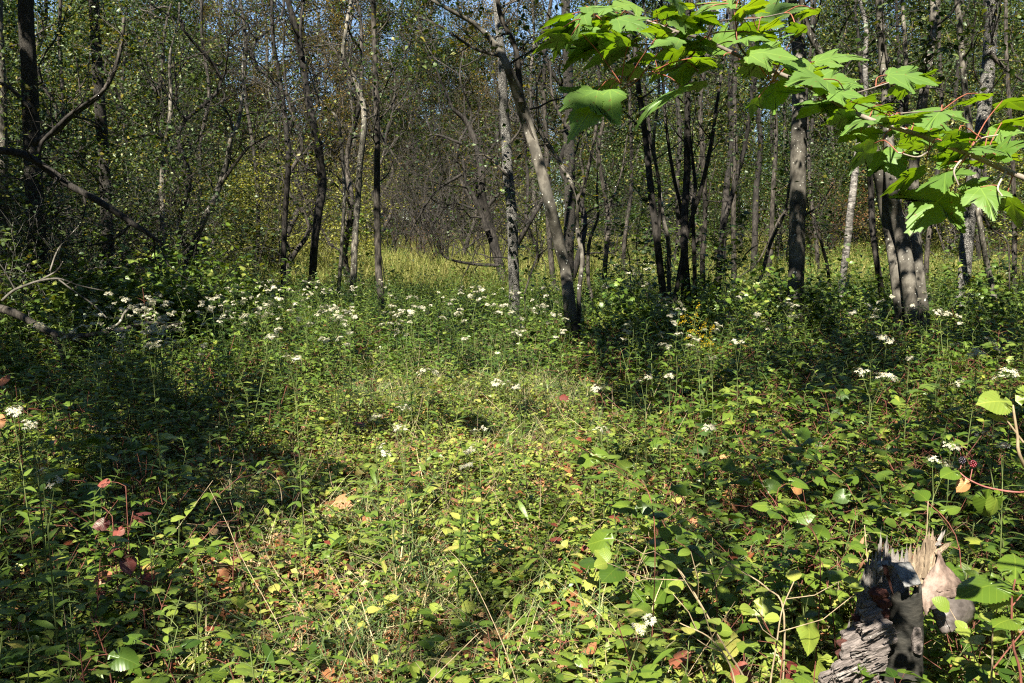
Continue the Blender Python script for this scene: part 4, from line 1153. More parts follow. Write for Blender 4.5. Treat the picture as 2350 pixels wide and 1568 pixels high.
def undergrowth():
    rg = np.random.RandomState(1)
    on = lambda x, y: 1 - ss(.75, 1.25, off_path(x, y) + .35 * (fbm(x * 1.1, y * 1.1, 31) - .5))
    left = lambda x, y: (1 - on(x, y)) * (x < path_c(y))
    right = lambda x, y: (1 - on(x, y)) * (x >= path_c(y))
    gp = lambda x, y: np.clip(.4 * on(x, y) * ss(.5, .68, fbm(x * 1.5 + 7, y * 1.5, 12)) + 1.3 * np.exp(-(((x + .45) / .42) ** 2 + ((y - 3.0) / .36) ** 2)) + .35 * np.exp(-(((x + .95) / .4) ** 2 + ((y - 4.3) / .5) ** 2)) + .9 * np.exp(-(((x - .32) / .55) ** 2 + ((y - 8.3) / .7) ** 2)) + .05, 0, 1)
    # leaf litter and dry stalks
    P = pts(13000, 1.3, 9, 1, lambda x, y: .55 + .45 * on(x, y)); scatter('fallen_leaves', [p_litter(i) for i in range(8)], P, .6 + .6 * rg.rand(len(P)), 1, .2)
    P = pts(1200, 1.5, 10, 2, lambda x, y: .6 + 0 * x); scatter('dry_stalks', [p_stick(i) for i in range(8)], P, .8 + .8 * rg.rand(len(P)), 2, .2)
    # creeping small-leaved cover
    P = pts(11000, 1.4, 9.5, 3, lambda x, y: (.35 + .65 * ss(.3, .55, fbm(x * 1.3, y * 1.3, 3))) * (1 - .8 * gp(x, y)))
    scatter('ground_cover', [p_tiny(i) for i in range(8)] + [p_tiny(20 + i, leaf='herb') for i in range(3)], P, .8 + .6 * rg.rand(len(P)), 3)
    P = pts(9000, 9, 20, 4, lambda x, y: .9 + 0 * x)
    scatter('ground_cover', [p_tiny(i + 40, 40, 'herb', .22, .25, (.03, .06)) for i in range(6)], P, .9 + .6 * rg.rand(len(P)), 4)
    # grass: tufts along the strip, straw clump in the middle
    P = pts(13000, 1.4, 12, 5, gp)
    scatter('grass', [p_grass(i, 30, .25, .3, bend=1.3) for i in range(6)] + [p_grass(30 + i, 16, .26, .6, bend=1.5, w=.0016) for i in range(3)], P, .7 + .6 * rg.rand(len(P)), 5, .25)
    # low leafy plants
    lowp = [p_low(i) for i in range(5)] + [p_low(10 + i, tpl=LOBED, lsz=.054) for i in range(4)] + [p_low(20 + i, tpl=ROUND, lsz=.038) for i in range(2)] + [p_low(30 + i, tpl=LANCE, lsz=.09, H=.2) for i in range(3)] + [p_low(40 + i, tpl=ELLIP, lsz=.06) for i in range(3)]
    P = pts(7600, 1.5, 11, 6, lambda x, y: np.clip((.25 + 1.0 * ss(.4, .6, fbm(x * 2.2, y * 2.2, 6))) * (1 - .85 * np.clip(gp(x, y), 0, 1)), 0, 1) * np.interp(y, [1.5, 7, 11], [1, 1, .7]))
    scatter('undergrowth', lowp, P, (.75 + .55 * rg.rand(len(P))), 6)
    # brambles and seedlings off the strip, mostly on the right
    brp = [p_bramble(i) for i in range(7)] + [p_low(50 + i, 'bramble', LOBED, 9, .42, .075, .2, 'red_stem') for i in range(4)]
    P = pts(3300, 1.6, 13, 7, lambda x, y: np.clip(.75 * right(x, y) + .35 * left(x, y), 0, 1))
    scatter('brambles', brp, P, (.7 + .5 * rg.rand(len(P))), 7)
    # tall leafy herbs: left, and everywhere past the strip
    hp = [p_herb(i, .62) for i in range(6)] + [p_herb(10 + i, .75, lsz=.1, n=24) for i in range(4)] + [p_herb(20 + i, .5, tpl=ELLIP, lsz=.07) for i in range(4)]
    def hd(x, y):
        mid = ss(9.0, 11.5, y)
        return np.clip(left(x, y) * (.75 + .25 * ss(3, 6, y)) + right(x, y) * (.10 + .65 * ss(5, 9, y)) + mid * on(x, y) * (.35 + .5 * ss(11, 14, y)), 0, 1)
    P = pts(8200, 1.8, 19.5, 8, hd)
    d = np.linalg.norm(P[:, :2], axis=1)
    scatter('tall_herbs', hp, P, np.interp(d, [2, 5, 9, 14, 20], [.65, .95, 1.1, 1.15, 1.1]) * (.75 + .45 * rg.rand(len(P))), 8)
    # shaded herbs under the back rows
    P = pts(5200, 15, 30, 9, lambda x, y: np.where(np.abs(x / y * FPX + 1175 - 960) < 330, .25, .9) * np.where(y > 21, np.where(x < 0, .5, .35), 1))
    scatter('woodland_herbs', [p_herb(40 + i, .8, lsz=.13, n=14, tpl=LANCE_LO if i % 2 else OVATE_LO) for i in range(6)], P, .8 + .5 * rg.rand(len(P)), 9)
    # the sunny meadow
    P = pts(15000, 17.5, 41, 10, lambda x, y: np.clip(ss(17.5, 21, y) * (.55 + .6 * fbm(x * .3, y * .3, 14)), 0, 1))
    scatter('meadow_grass', [p_grass(60 + i, 30, .55, .45, 'meadow', .006, .16, .6) for i in range(6)], P, .7 + .5 * rg.rand(len(P)), 10, .12)
    P = pts(3500, 38, 75, 11, lambda x, y: .8 + 0 * x)
    scatter('woodland_herbs', [p_herb(60 + i, .9, lsz=.2, n=14, tpl=OVATE_LO) for i in range(4)], P, .8 + .9 * rg.rand(len(P)), 11)


undergrowth()


# ------------------------------------------------------------------ the wood goes on all around the clearing
def joined_tree(H, r, nleaf, leaf, bark, seed):
    rg = np.random.RandomState(seed); mb = MB(); anc = []
    S = smooth_path(np.array([[.2 * rg.randn() * (i > 0), .2 * rg.randn() * (i > 0), H * i / 7 - .2] for i in range(8)]), 16)
    tube(mb, S, np.linspace(r, r * .2, 16), 7, 1)
    for i in range(24):
        q = S[min(15, int((.08 + .9 * (i + rg.rand()) / 24) * 15))]; a = rg.rand() * 6.28
        limb(mb, q, (math.cos(a), math.sin(a), .35), 2.3 * (1.1 - .5 * i / 24), r * .3, rg, kids=4, depth=1, k=3, anchors=anc, mat=1)
    A = np.array(anc); A = A[rg.randint(len(A), size=nleaf)] + rg.randn(nleaf, 3) * .22
    add_leaves(mb, DIAM, A, rdirs(rg, nleaf, -.9, .2), up_jit(rg, nleaf, .7), .10 + .08 * rg.rand(nleaf), 0, np.clip(.5 + .28 * rg.randn(nleaf), 0, 1))
    return mb.mesh('tree', [M[leaf], M[bark]])


def woods_around():
    rg = np.random.RandomState(15)
    pr = [joined_tree(10, .1, 14000, 'far_green', 'far_bark', 1), joined_tree(12, .1, 14000, 'far_olive', 'far_bark', 2), joined_tree(9, .1, 13000, 'far_green', 'dark_bark', 3)]
    P = []
    for i in range(260):
        a = rg.uniform(0, 6.283); r = rg.uniform(16, 30); x, y = math.sin(a) * r, math.cos(a) * r
        if abs(math.atan2(x, y)) < .66: continue
        d = np.array([x, y]); s = SDIR[:2] / np.linalg.norm(SDIR[:2])
        if d @ s > 0 and abs(d[0] * s[1] - d[1] * s[0]) < 14 and d @ s < 19: continue      # trees left out of the wood here to let the sun in
        P.append((x, y))
    for i in range(150):
        y = rg.uniform(76, 125); x = rg.uniform(-1, 1) * (.66 * y + 4); P.append((x, y))
    P = np.array(P); P = np.column_stack([P, ground_z(P[:, 0], P[:, 1])])
    scatter('woods', pr, P, .8 + .5 * rg.rand(len(P)), 15, .03)


woods_around()

# ------------------------------------------------------------------ plants one can tell apart
_LM = {}
SHAPES = {'ovate': OVATE, 'round': ROUND, 'lance': LANCE, 'ellip': ELLIP, 'lobed': LOBED}


def serrated(ws, ys, seed, teeth=.04):
    """a broad leaf with toothed margin, finer than the scattered ones"""
    yy = np.linspace(.0, 1, 15); w = np.interp(yy, [0] + list(ys) + [1], [.02] + list(ws) + [0])
    h = [(0, 0)]
    for i in range(1, 15):
        if i < 14: h.append((w[i] + teeth * .5, yy[i])); h.append((w[i] - teeth * .35, yy[i] + .02))
    h.append((0, 1.04))
    return outline_leaf(h, .42, .025, .25, .6, 0, seed)


SHAPES['toothed'] = serrated([.3, .4, .36, .2], [.15, .38, .62, .85], 1)
SHAPES['toothed_round'] = serrated([.36, .46, .44, .27], [.12, .36, .62, .86], 2, .03)
SHAPES['heart'] = outline_leaf([(0, .06), (.16, -.06), (.34, .0), (.43, .2), (.42, .4), (.33, .6), (.2, .8), (.08, .94), (0, 1.05)], .35, .03, .3, .55, .02, 3)
_mr = np.random.RandomState(3)
for _i in range(5):
    hh = np.array(MAPLE_HALF) * (1 + .06 * _mr.randn(len(MAPLE_HALF), 2)); hh[0] = (0, 0); hh[-1, 0] = 0
    SHAPES['maple%d' % _i] = outline_leaf(hh, .34, .02 + .015 * _mr.rand(), .12 + .2 * _mr.rand(), .55, .03, _i, .07)


def leaf_mesh(shape, mat, t):
    k = (shape, mat, round(t, 1))
    if k not in _LM:
        mb = MB(); V, tr, q, uv = SHAPES[shape]
        mb.add(V, tr, q, 0, k[2], uv)
        _LM[k] = mb.mesh('leaf', M[mat])
    return _LM[k]


def put_leaf(parent, shape, mat, t, pos, d, nrm, size, name='leaf'):
    F = frames(np.asarray(d, float)[None], np.asarray(nrm, float)[None])[0]
    o = link(name, leaf_mesh(shape, mat, t), parent)
    o.location = tuple(pos); o.rotation_euler = Matrix(F.tolist()).to_euler(); o.scale = (size,) * 3
    return o


def flower_mesh(seed, n=13, R0=.5, one=.16):
    """a flat cluster of small daisies, about 1 wide"""
    rg = np.random.RandomState(seed); mb = MB()
    for i in range(n):
        r = R0 * math.sqrt((i + .5) / n); a = i * 2.4 + .3 * rg.randn()
        c = np.array([math.cos(a) * r, math.sin(a) * r, .08 * rg.randn() - .3 * r * r])
        up = unit(np.array([math.cos(a) * r * 1.2, math.sin(a) * r * 1.2, 1]) + .25 * rg.randn(3))
        X = unit(np.cross(up, [.3, 1, .1])); Y = np.cross(up, X)
        s = one * (.8 + .4 * rg.rand()); np_ = rg.randint(6, 10)
        for k in range(np_):
            b = k * 6.283 / np_ + .2 * rg.randn(); d = X * math.cos(b) + Y * math.sin(b); e = X * -math.sin(b) + Y * math.cos(b)
            l = s * (.85 + .3 * rg.rand()); dr = up * (-.25 * l * rg.rand())
            mb.add([c + d * s * .15, c + d * l * .6 + e * s * .17 + dr * .4, c + d * l + dr, c + d * l * .6 - e * s * .17 + dr * .4], quads=[(0, 1, 2, 3)], mat=0, tint=rg.rand())
        ring = [c + up * s * .04 + (X * math.cos(q) + Y * math.sin(q)) * s * .26 for q in np.arange(6) * 1.047]
        mb.add([c + up * s * .16] + ring, tris=[(0, 1 + q, 1 + (q + 1) % 6) for q in range(6)], mat=1, tint=rg.rand())
        tube(mb, [np.array([0, 0, -.55]), c * [.5, .5, 1] - [0, 0, .18], c], [.012, .01, .008], 3, 2, .5, cap=False)
    return mb.mesh('flower_head', [M['petal'], M['flower_eye'], M['stem']])


FLOWERS = [flower_mesh(i) for i in range(4)] + [flower_mesh(10 + i, 9, .5, .2) for i in range(2)]
FAR_FLOWERS = [flower_mesh(20 + i, 16, .5, .2) for i in range(4)]


def stem_mesh(H, r, seed, mat='stem', sway=.04):
    rg = np.random.RandomState(seed); mb = MB()
    P = smooth_path(np.array([[sway * rg.randn() * i / 3, sway * rg.randn() * i / 3, H * i / 3 - .04 * (i == 0)] for i in range(4)]), 8)
    tube(mb, P, np.linspace(r, r * .5, 8), 5, 0, rg.rand())
    return mb.mesh('stem', M[mat]), P


def aster(px, py, wpx, seed, label, group='white asters close to the viewer', heads=None, Y=None, hz=None):
    """px, py: where the flower cluster shows in the photo"""
    rg = np.random.RandomState(seed)
    if hz is None: hz = float(np.clip(.45 + .4 * (1430 - py) / 600, .42, .95)) + (.2 if px < 700 else .05 if px > 1900 else 0)
    ang = math.atan2(784 - py, FPX) - PITCH
    if Y is None:
        Y = min(15, (CAM_Z - hz) / math.tan(-ang))
    top = W(px, py, Y)
    b = np.array([top[0] + .06 * rg.randn(), top[1] + .06 * rg.randn(), 0]); b[2] = float(ground_z(b[0], b[1]))
    root = empty('aster_plant', b, 0, label, 'flower', group)
    H = top[2] - b[2]; wid = wpx * Y / FPX
    nh = heads or int(np.clip(wid / .055, 2, 6))
    mb = MB(); fork = np.array([(top - b)[0] * .7, (top - b)[1] * .7, H * .8])
    P = smooth_path([np.array([0, 0, -.04]), fork * [.3, .3, .5], fork], 8)
    tube(mb, P, np.linspace(.0035, .002, 8), 5, 0, .5)
    for i in range(nh):
        fx = (i + .5) / nh - .5
        q = (top - b) + np.array([fx * wid * .85, rg.randn() * wid * .25, .25 * wid * rg.randn() * .5])
        tube(mb, [fork, (fork + q) / 2 + [0, 0, -.01], q - [0, 0, .02]], [.0018, .0014, .001], 4, 0, .5, cap=False)
        o = link('flower_head', FLOWERS[rg.randint(len(FLOWERS))], root)
        s = (.060 + .034 * rg.rand()) if nh > 2 else max(.05, wid * .55)
        o.location = tuple(q); o.scale = (s,) * 3; o.rotation_euler = (rg.randn() * .25 + .2, rg.randn() * .25, rg.rand() * 6.28)
    link('stem', mb.mesh('stem', M['stem']), root)
    n = int(12 + 10 * H)
    for i in range(n):
        f = .15 + .85 * i / n; q = P[min(7, int(f * 7.99))] * (1 if f < 1 else 1)
        q = np.array([np.interp(f, np.linspace(0, 1, 8), P[:, k]) for k in range(3)])
        a = i * 2.4 + rg.rand() * .4
        put_leaf(root, 'lance', 'herb', .3 + .4 * rg.rand(), q, (math.cos(a), math.sin(a), .15 + .4 * rg.rand()), up_jit(rg, 1, .2)[0], (.10 + .03 * rg.rand()) * (1.1 - .4 * f))
    return root


NEAR_A = [(1480, 1430, 70, 'large white aster cluster low in front, left of the broken stump'), (985, 856, 66, 'bright white aster clump standing alone against the dark gap in the middle'),
    (1150, 880, 48, 'white asters just right of the lone bright clump'), (1185, 886, 20, 'tiny white aster head beside the lone clump'), (1375, 892, 46, 'white asters leaning at the right end of the straw-coloured grass tuft'),
    (1100, 990, 52, 'loose white asters in the middle of the sunny strip'), (1385, 990, 42, 'white asters on the sunny strip, below the straw tuft'), (930, 936, 32, 'small white aster at the dark edge of the sunny strip'),
    (915, 986, 28, 'sparse white asters on the left of the sunny strip'), (1072, 1064, 20, 'single white aster below the loose clump on the strip'), (880, 1026, 42, 'faded white asters at the shady left side of the strip'),
    (1075, 1032, 22, 'few white asters just under the loose clump'), (862, 955, 30, 'creamy asters at the shady edge above the strip'), (1480, 866, 36, 'white asters behind the straw tuft toward the dark trunks'),
    (1600, 775, 26, 'white asters right beneath the goldenrod'), (1600, 803, 26, 'white asters lower down the goldenrod stem'), (1634, 820, 20, 'small white aster to the right below the goldenrod'),
    (1692, 780, 42, 'bright white asters between the goldenrod and the broad mottled trunk'), (2000, 770, 84, 'wide spray of white asters left of the grey triple trunk'), (2012, 854, 80, 'long flat row of white asters before the grey triple trunk'),
    (2002, 712, 32, 'white asters at the foot of the black slanting stem'), (2157, 715, 42, 'white asters between the triple trunk and the rough trunk'), (2250, 815, 64, 'slanting spray of white asters under the right edge trunk'),
    (2198, 880, 36, 'white asters above the pale green leaf at the right'), (2255, 996, 54, 'dense white asters below the pale green leaf at the right edge'), (2182, 1018, 34, 'white asters left of the dense cluster at the right edge'),
    (2302, 1020, 42, 'white asters right of the dense cluster, near the picture edge'), (2160, 1056, 58, 'flat white asters beside the blackberry'), (2310, 858, 76, 'ragged white asters touching the right edge'),
    (2190, 790, 22, 'small white aster before the rough trunk'), (2086, 818, 16, 'tiny white aster against the base of the triple trunk'), (672, 814, 42, 'brightest white asters at the front of the left drift'),
    (622, 772, 20, 'white aster above and left of the brightest drift cluster'), (100, 1098, 56, 'white asters in the shade at the lower left'), (75, 970, 50, 'loose white asters at the left edge in shade'),
    (30, 942, 30, 'small white aster close to the left edge'), (140, 714, 130, 'long creamy row of asters above the fallen mossy log'), (222, 722, 42, 'creamy asters right of the long row over the log'),
    (238, 830, 42, 'asters below the tip of the fallen log'), (345, 784, 62, 'greyish aster spray right of the fallen log'), (1630, 977, 22, 'small white asters in the right hand brambles'),
    (1822, 722, 40, 'white asters at the foot of the broad mottled trunk'), (1535, 860, 18, 'small aster in the dark herbs right of the straw tuft'), (2290, 800, 20, 'aster in front of the right edge trunk')]
for i, (x, y, w, l) in enumerate(NEAR_A):
    aster(x, y, w, 900 + i, l)


def far_asters():
    rg = np.random.RandomState(12)
    zones = [(130, (330, 800), (640, 830)), (30, (80, 400), (690, 800)), (40, (800, 1290), (640, 760)), (16, (1380, 1500), (600, 660)), (34, (1350, 2340), (680, 790))]
    for n, (x0, x1), (y0, y1) in zones:
        for i in range(n):
            px = rg.uniform(x0, x1); py = rg.uniform(y0, y1)
            hz = .8 + .25 * rg.rand()
            Y = (CAM_Z - hz) / math.tan(-(math.atan2(784 - py, FPX) - PITCH))
            if Y > 19 or Y < 6: Y = rg.uniform(11, 18)
            p = W(px, py, Y); b = np.array([p[0], p[1], float(ground_z(p[0], p[1]))])
            H = float(np.clip(p[2] - b[2], .6, 1.15))
            lab, grp = ('white aster in the flowery drift left of the grassy gap', 'asters of the left drift') if px < 800 else (('white aster among the herbs around the middle trunks', 'asters among the middle trunks') if px < 1330 else ('white aster in the shade under the trees on the right', 'asters under the right trees'))
            root = empty('aster_plant', b, rg.rand() * 6.28, lab, 'flower', grp)
            s = link('stem', HERB[rg.randint(4)], root); s.scale = (H / .75,) * 3
            for k in range(rg.randint(2, 5)):
                o = link('flower_head', FAR_FLOWERS[rg.randint(4)], root)
                o.location = (rg.randn() * .06, rg.randn() * .06, H + .0 + .04 * rg.randn()); q = .04 + .03 * rg.rand(); o.scale = (q, q, q); o.rotation_euler = (rg.randn() * .3, rg.randn() * .3, 0)


HERB = [p_herb(80 + i, .75, lsz=.1, n=16) for i in range(4)]
far_asters()


def goldenrod(px, py, Y, H, seed, label, n=60):
    rg = np.random.RandomState(seed)
    top = W(px, py, Y); b = np.array([top[0], top[1], top[2] - H]); g = float(ground_z(b[0], b[1])); b[2] = g; H = top[2] - g
    root = empty('goldenrod_plant', b, 0, label, 'flower', 'goldenrods')
    me, P = stem_mesh(H, .004, seed); link('stem', me, root)
    for s in range(4):
        mb = MB(); a = s * 1.7 + rg.rand(); L = .10 + .05 * rg.rand()
        p0 = np.array([P[-1][0], P[-1][1], H - .05 - .05 * s]); p1 = p0 + np.array([math.cos(a) * L, math.sin(a) * .5 * L, .05]); p2 = p1 + np.array([math.cos(a) * L * .6, 0, -.02])
        if s == 0: p1 = p0 + [0.01, 0, .07]; p2 = p1 + [.02, 0, .04]
        S = smooth_path([p0, p1, p2], 8); tube(mb, S, .0012, 3, 1, .5)
        A = S[rg.randint(8, size=n)] + rg.randn(n, 3) * .008 + [0, 0, .006]
        add_leaves(mb, DIAM, A, rdirs(rg, n, -.2, 1), rdirs(rg, n, -1, 1), .012, 0, rg.rand(n))
        link('flower_spray', mb.mesh('flower_spray', [M['gold'], M['stem']]), root)
    for i in range(14):
        f = .2 + .75 * i / 14; a = i * 2.4
        q = np.array([np.interp(f, np.linspace(0, 1, 8), P[:, k]) for k in range(3)])
        put_leaf(root, 'lance', 'herb', .6, q, (math.cos(a), math.sin(a), .3), (0, 0, 1), .09)


goldenrod(1580, 715, 8.2, .9, 1, 'bright goldenrod, the tallest yellow plume right of the middle')
goldenrod(1606, 748, 8.0, .85, 2, 'goldenrod just right below the tallest yellow plume')
goldenrod(1630, 762, 8.4, .8, 3, 'lowest goldenrod of the yellow trio')
goldenrod(1845, 790, 9.5, .6, 4, 'dull goldenrod in front of the broad mottled trunk', 30)
goldenrod(2085, 785, 8.5, .6, 5, 'small goldenrod before the grey triple trunk', 25)
goldenrod(1990, 660, 15, .9, 6, 'faint goldenrod by the birch', 30)


def leafy_plant(name, x, y, shape, mat, nl, H, lsz, seed, label, group, cat='plant', stem='stem', spread=.1, tint=.5, droop=-.05, face=0):
    rg = np.random.RandomState(seed)
    b = np.array([x, y, float(ground_z(x, y))])
    root = empty(name, b, 0, label, cat, group)
    mb = MB(); L = []
    top = np.array([.05 * rg.randn(), .05 * rg.randn(), H])
    P = smooth_path([np.array([0, 0, -.03]), top * [.3, .3, .55], top], 8)
    tube(mb, P, np.linspace(.0032, .0016, 8), 5, 0, .5)
    for i in range(nl):
        f = .35 + .65 * (i // 2 * 2) / max(1, nl - 1); a = (i // 2) * 1.57 + (i % 2) * 3.14 + .4 * rg.randn() + seed
        q0 = np.array([np.interp(f, np.linspace(0, 1, 8), P[:, k]) for k in range(3)])
        q = q0 + np.array([math.cos(a), math.sin(a), .35]) * spread * (.4 + .5 * rg.rand())
        tube(mb, [q0, (q0 + q) / 2 + [0, 0, .006], q], [.0014, .0012, .001], 4, 0, .5, cap=False)
        nr = unit(np.array([0, -face, 1.]) + .25 * rg.randn(3))
        L.append((q, (math.cos(a), math.sin(a), droop + .2 * rg.randn()), nr, lsz * (.75 + .5 * rg.rand()), np.clip(tint + .2 * rg.randn(), 0.05, .8)))
    link('stem', mb.mesh('stem', M[stem]), root)
    for q, d, nr, s, t in L:
        put_leaf(root, shape, mat, t, q, d, nr, s)
    return root


def gpt(px, py, h):
    """ground spot whose plant top of height h shows at px, py"""
    Y = (CAM_Z - h) / math.tan(-(math.atan2(784 - py, FPX) - PITCH))
    p = W(px, py, Y); return p[0], p[1]


rgP = np.random.RandomState(42)
KINDS = [('toothed', 'bramble', 'toothed-leaf plant'), ('lobed', 'low', 'lobed seedling'), ('round', 'low', 'round-leaved plant'), ('lance', 'herb', 'narrow-leaved plant'), ('heart', 'low', 'heart-leaved plant'), ('ellip', 'low', 'oval-leaved plant')]
for i in range(190):
    if i < 80: px, py, zone, h = rgP.uniform(560, 1600), rgP.uniform(960, 1600), 'on the sunny middle strip', rgP.uniform(.12, .24)
    elif i < 150: px, py, zone, h = rgP.uniform(1450, 2350), rgP.uniform(900, 1600), 'in the tangle on the right', rgP.uniform(.22, .5)
    else: px, py, zone, h = rgP.uniform(0, 620), rgP.uniform(950, 1600), 'in the shaded left corner', rgP.uniform(.25, .5)
    k = KINDS[rgP.randint(len(KINDS))]
    x, y = gpt(px, py, h)
    if (x - 1.12) ** 2 + (y - 2.5) ** 2 < .28 ** 2 or (1840 < px < 2260 and py > 1180 and y < 2.6): continue
    sz = {'lance': .11, 'heart': .07, 'toothed': .075, 'lobed': .07, 'round': .05, 'ellip': .06}[k[0]] * rgP.uniform(.8, 1.25)
    leafy_plant(k[2].replace(' ', '_').replace('-', '_'), x, y, k[0], k[1], rgP.randint(6, 11), h, sz * .85, 2000 + i, 'low green %s %s' % (k[2], zone), '%ss %s' % (k[2], zone), tint=.3 + .4 * rgP.rand() if 'left' not in zone else .3, stem='red_stem' if k[0] in ('lobed', 'toothed') else 'stem')

# singular plants of the photo
def named(name, px, py, h, shape, mat, nl, sz, seed, label, **k):
    x, y = gpt(px, py, h)
    return leafy_plant(name, x, y, shape, mat, nl, h, sz, seed, label, None, **k)


named('viburnum_seedling', 1440, 1225, .42, 'toothed_round', 'bramble', 9, .10, 1, 'dark seedling with big round toothed leaves shading the litter right of centre', tint=.3, spread=.16, droop=-.3, face=.5, stem='tan_stem')
named('viburnum_seedling', 1560, 1545, .3, 'heart', 'low', 6, .12, 2, 'three large light green heart-shaped leaves at the bottom edge, left of the stump', tint=.35, spread=.08, droop=-.3, face=.7)
named('viburnum_seedling', 1535, 1265, .36, 'toothed_round', 'bramble', 7, .085, 3, 'grey-green broad leaves just right of the dark round-leaved seedling', tint=.45, spread=.12, face=.4)
named('viburnum_seedling', 1640, 1240, .4, 'toothed', 'bramble', 8, .09, 8, 'glossy dark leaves in the shade left above the stump', tint=.15, spread=.13, face=.4)
named('dogwood_plant', 405, 1195, .34, 'ellip', 'low', 6, .13, 4, 'big pale pointed leaves catching the sun at the left of the strip', tint=.5, droop=.1, face=.5)
named('dogwood_plant', 145, 1055, .5, 'toothed', 'bramble', 6, .13, 5, 'two large drooping toothed leaves in the left shade', tint=.4, droop=-.3, face=.6)
named('red_seedling', 288, 1120, .58, 'toothed', 'red', 5, .07, 6, 'upper red-bronze crumpled leaves in the left shade', tint=.45, droop=-.5, face=.8, stem='red_stem')
named('red_seedling', 262, 1165, .54, 'toothed', 'red', 6, .07, 7, 'lower crimson-pink leaves in the left shade', tint=.25, droop=-.4, face=.8, stem='red_stem')
named('bronze_sprig', 38, 868, .8, 'toothed', 'red', 5, .11, 9, 'bronze folded leaves at the left edge below the log', tint=.6, droop=-.7, face=.7, stem='red_stem')
named('purple_seedling', 788, 930, .3, 'lobed', 'red', 4, .10, 10, 'dark purple leaf at the shady rim of the strip', tint=.05, droop=-.2, face=.8, stem='red_stem')
named('purple_seedling', 1250, 908, .3, 'lobed', 'red', 3, .08, 11, 'small purple leaf at the foot of the straw tuft', tint=.05, droop=-.1, face=.6, stem='red_stem')
named('maroon_seedling', 1470, 1545, .16, 'lobed', 'red', 4, .09, 12, 'deep maroon lobed leaf at the bottom edge', tint=.1, droop=-.1, face=.8, stem='red_stem')
named('orange_seedling', 1640, 1530, .18, 'toothed', 'red', 3, .10, 13, 'orange and red blotched leaf at the bottom, left of the stump', tint=.75, droop=-.4, face=1.0, stem='red_stem')
named('maroon_seedling', 1735, 1525, .2, 'heart', 'red', 4, .09, 14, 'dusty pink-brown leaves beside the tan stalk left of the stump', tint=.3, droop=-.5, face=.9, stem='red_stem')
named('yellowing_plant', 1715, 1380, .36, 'toothed_round', 'low', 5, .10, 15, 'yellowing broad leaves with red veins left of the stump', tint=.75, droop=-.6, face=1.0, stem='red_stem')
named('heart_leaved_plant', 1832, 1350, .42, 'heart', 'low', 4, .10, 16, 'large bright heart leaf hanging beside the stump', tint=.5, droop=-.8, face=1.0)
named('orange_sprig', 1765, 1105, .5, 'toothed', 'red', 3, .09, 17, 'pinkish orange drooping leaf in the right tangle', tint=.8, droop=-.8, face=1.0, stem='red_stem')
named('withered_plant', 2010, 1225, .52, 'lance', 'litter', 8, .07, 18, 'withered brown curled leaves hanging above the stump', tint=.2, droop=-1.2, face=.6, stem='tan_stem', spread=.03)


def stalk_plant(name, path, seed, label, leaf='round', mat='low', n=12, sz=.045, stem='tan_stem', r=.0035, tint=.55, group=None, twigs=3, cat='shrub', tl=1.0):
    """a shrub shoot traced from the photo; rows px, py, distance"""
    rg = np.random.RandomState(seed)
    P = np.array([W(x, y, Y) for x, y, Y in path])
    b = np.array([P[0, 0], P[0, 1], float(ground_z(P[0, 0], P[0, 1]))])
    root = empty(name, b, 0, label, cat, group)
    if P[0, 2] > b[2] + .02: P = np.vstack([b - [0, 0, .03], P])
    S = smooth_path(P, 20); mb = MB()
    tube(mb, S - b, np.linspace(r, r * .45, 20), 6, 0, .6, rough=.06)
    spots = []
    for t in range(twigs):
        i = rg.randint(6, 18); d = unit(S[i + 1] - S[i]); s = unit(np.cross(d, rg.randn(3))); L = (.10 + .14 * rg.rand()) * tl
        q = np.array([S[i], S[i] + (d * .6 + s) * L * .5, S[i] + (d * .8 + s * .9) * L]); tube(mb, q - b, [r * .5, r * .4, r * .25], 4, 0, .6); spots += [q[1], q[2]]
    link('stem', mb.mesh('stem', M[stem]), root)
    for i in range(n):
        q = spots[i % len(spots)] if spots and i % 2 else S[rg.randint(5, 20)]
        a = rg.rand() * 6.28; d = np.array([math.cos(a), math.sin(a), .1 + .3 * rg.randn()])
        put_leaf(root, leaf, mat, np.clip(tint + .15 * rg.randn(), .05, .85), q - b, d, unit(np.array([0, -.35, 1]) + .3 * rg.randn(3)), sz * (.75 + .5 * rg.rand()))
    return root


stalk_plant('honeysuckle_shoot', [(1765, 1600, 2.35), (1782, 1480, 2.35), (1795, 1400, 2.36), (1822, 1335, 2.38)], 1, 'upright pale forked stalk with small round leaves left of the stump', n=10)
stalk_plant('honeysuckle_shoot', [(1720, 1600, 2.3), (1660, 1480, 2.32), (1610, 1390, 2.35), (1560, 1310, 2.4), (1500, 1265, 2.5)], 2, 'long pale stem slanting up to the left toward the round-leaved seedling', n=16)
stalk_plant('honeysuckle_shoot', [(1690, 1590, 2.25), (1640, 1475, 2.3), (1560, 1430, 2.35)], 3, 'short pale stem branching low beside the white flower cluster', n=10)
stalk_plant('honeysuckle_shoot', [(1800, 1420, 2.5), (1760, 1350, 2.55), (1700, 1310, 2.65), (1640, 1270, 2.75)], 4, 'thin pale stem lying over the leaves above the yellowing plant', n=12)
stalk_plant('honeysuckle_shoot', [(2100, 1500, 2.9), (2110, 1350, 2.8), (2125, 1240, 2.75), (2130, 1150, 2.75)], 5, 'upright tan shoots rising right behind the stump', n=8, sz=.06, mat='bramble', tl=.4)
stalk_plant('honeysuckle_shoot', [(2275, 1560, 2.2), (2278, 1450, 2.15), (2290, 1390, 2.1)], 6, 'slender shoot with oval leaves at the lower right corner', n=12, sz=.045, tl=.3)
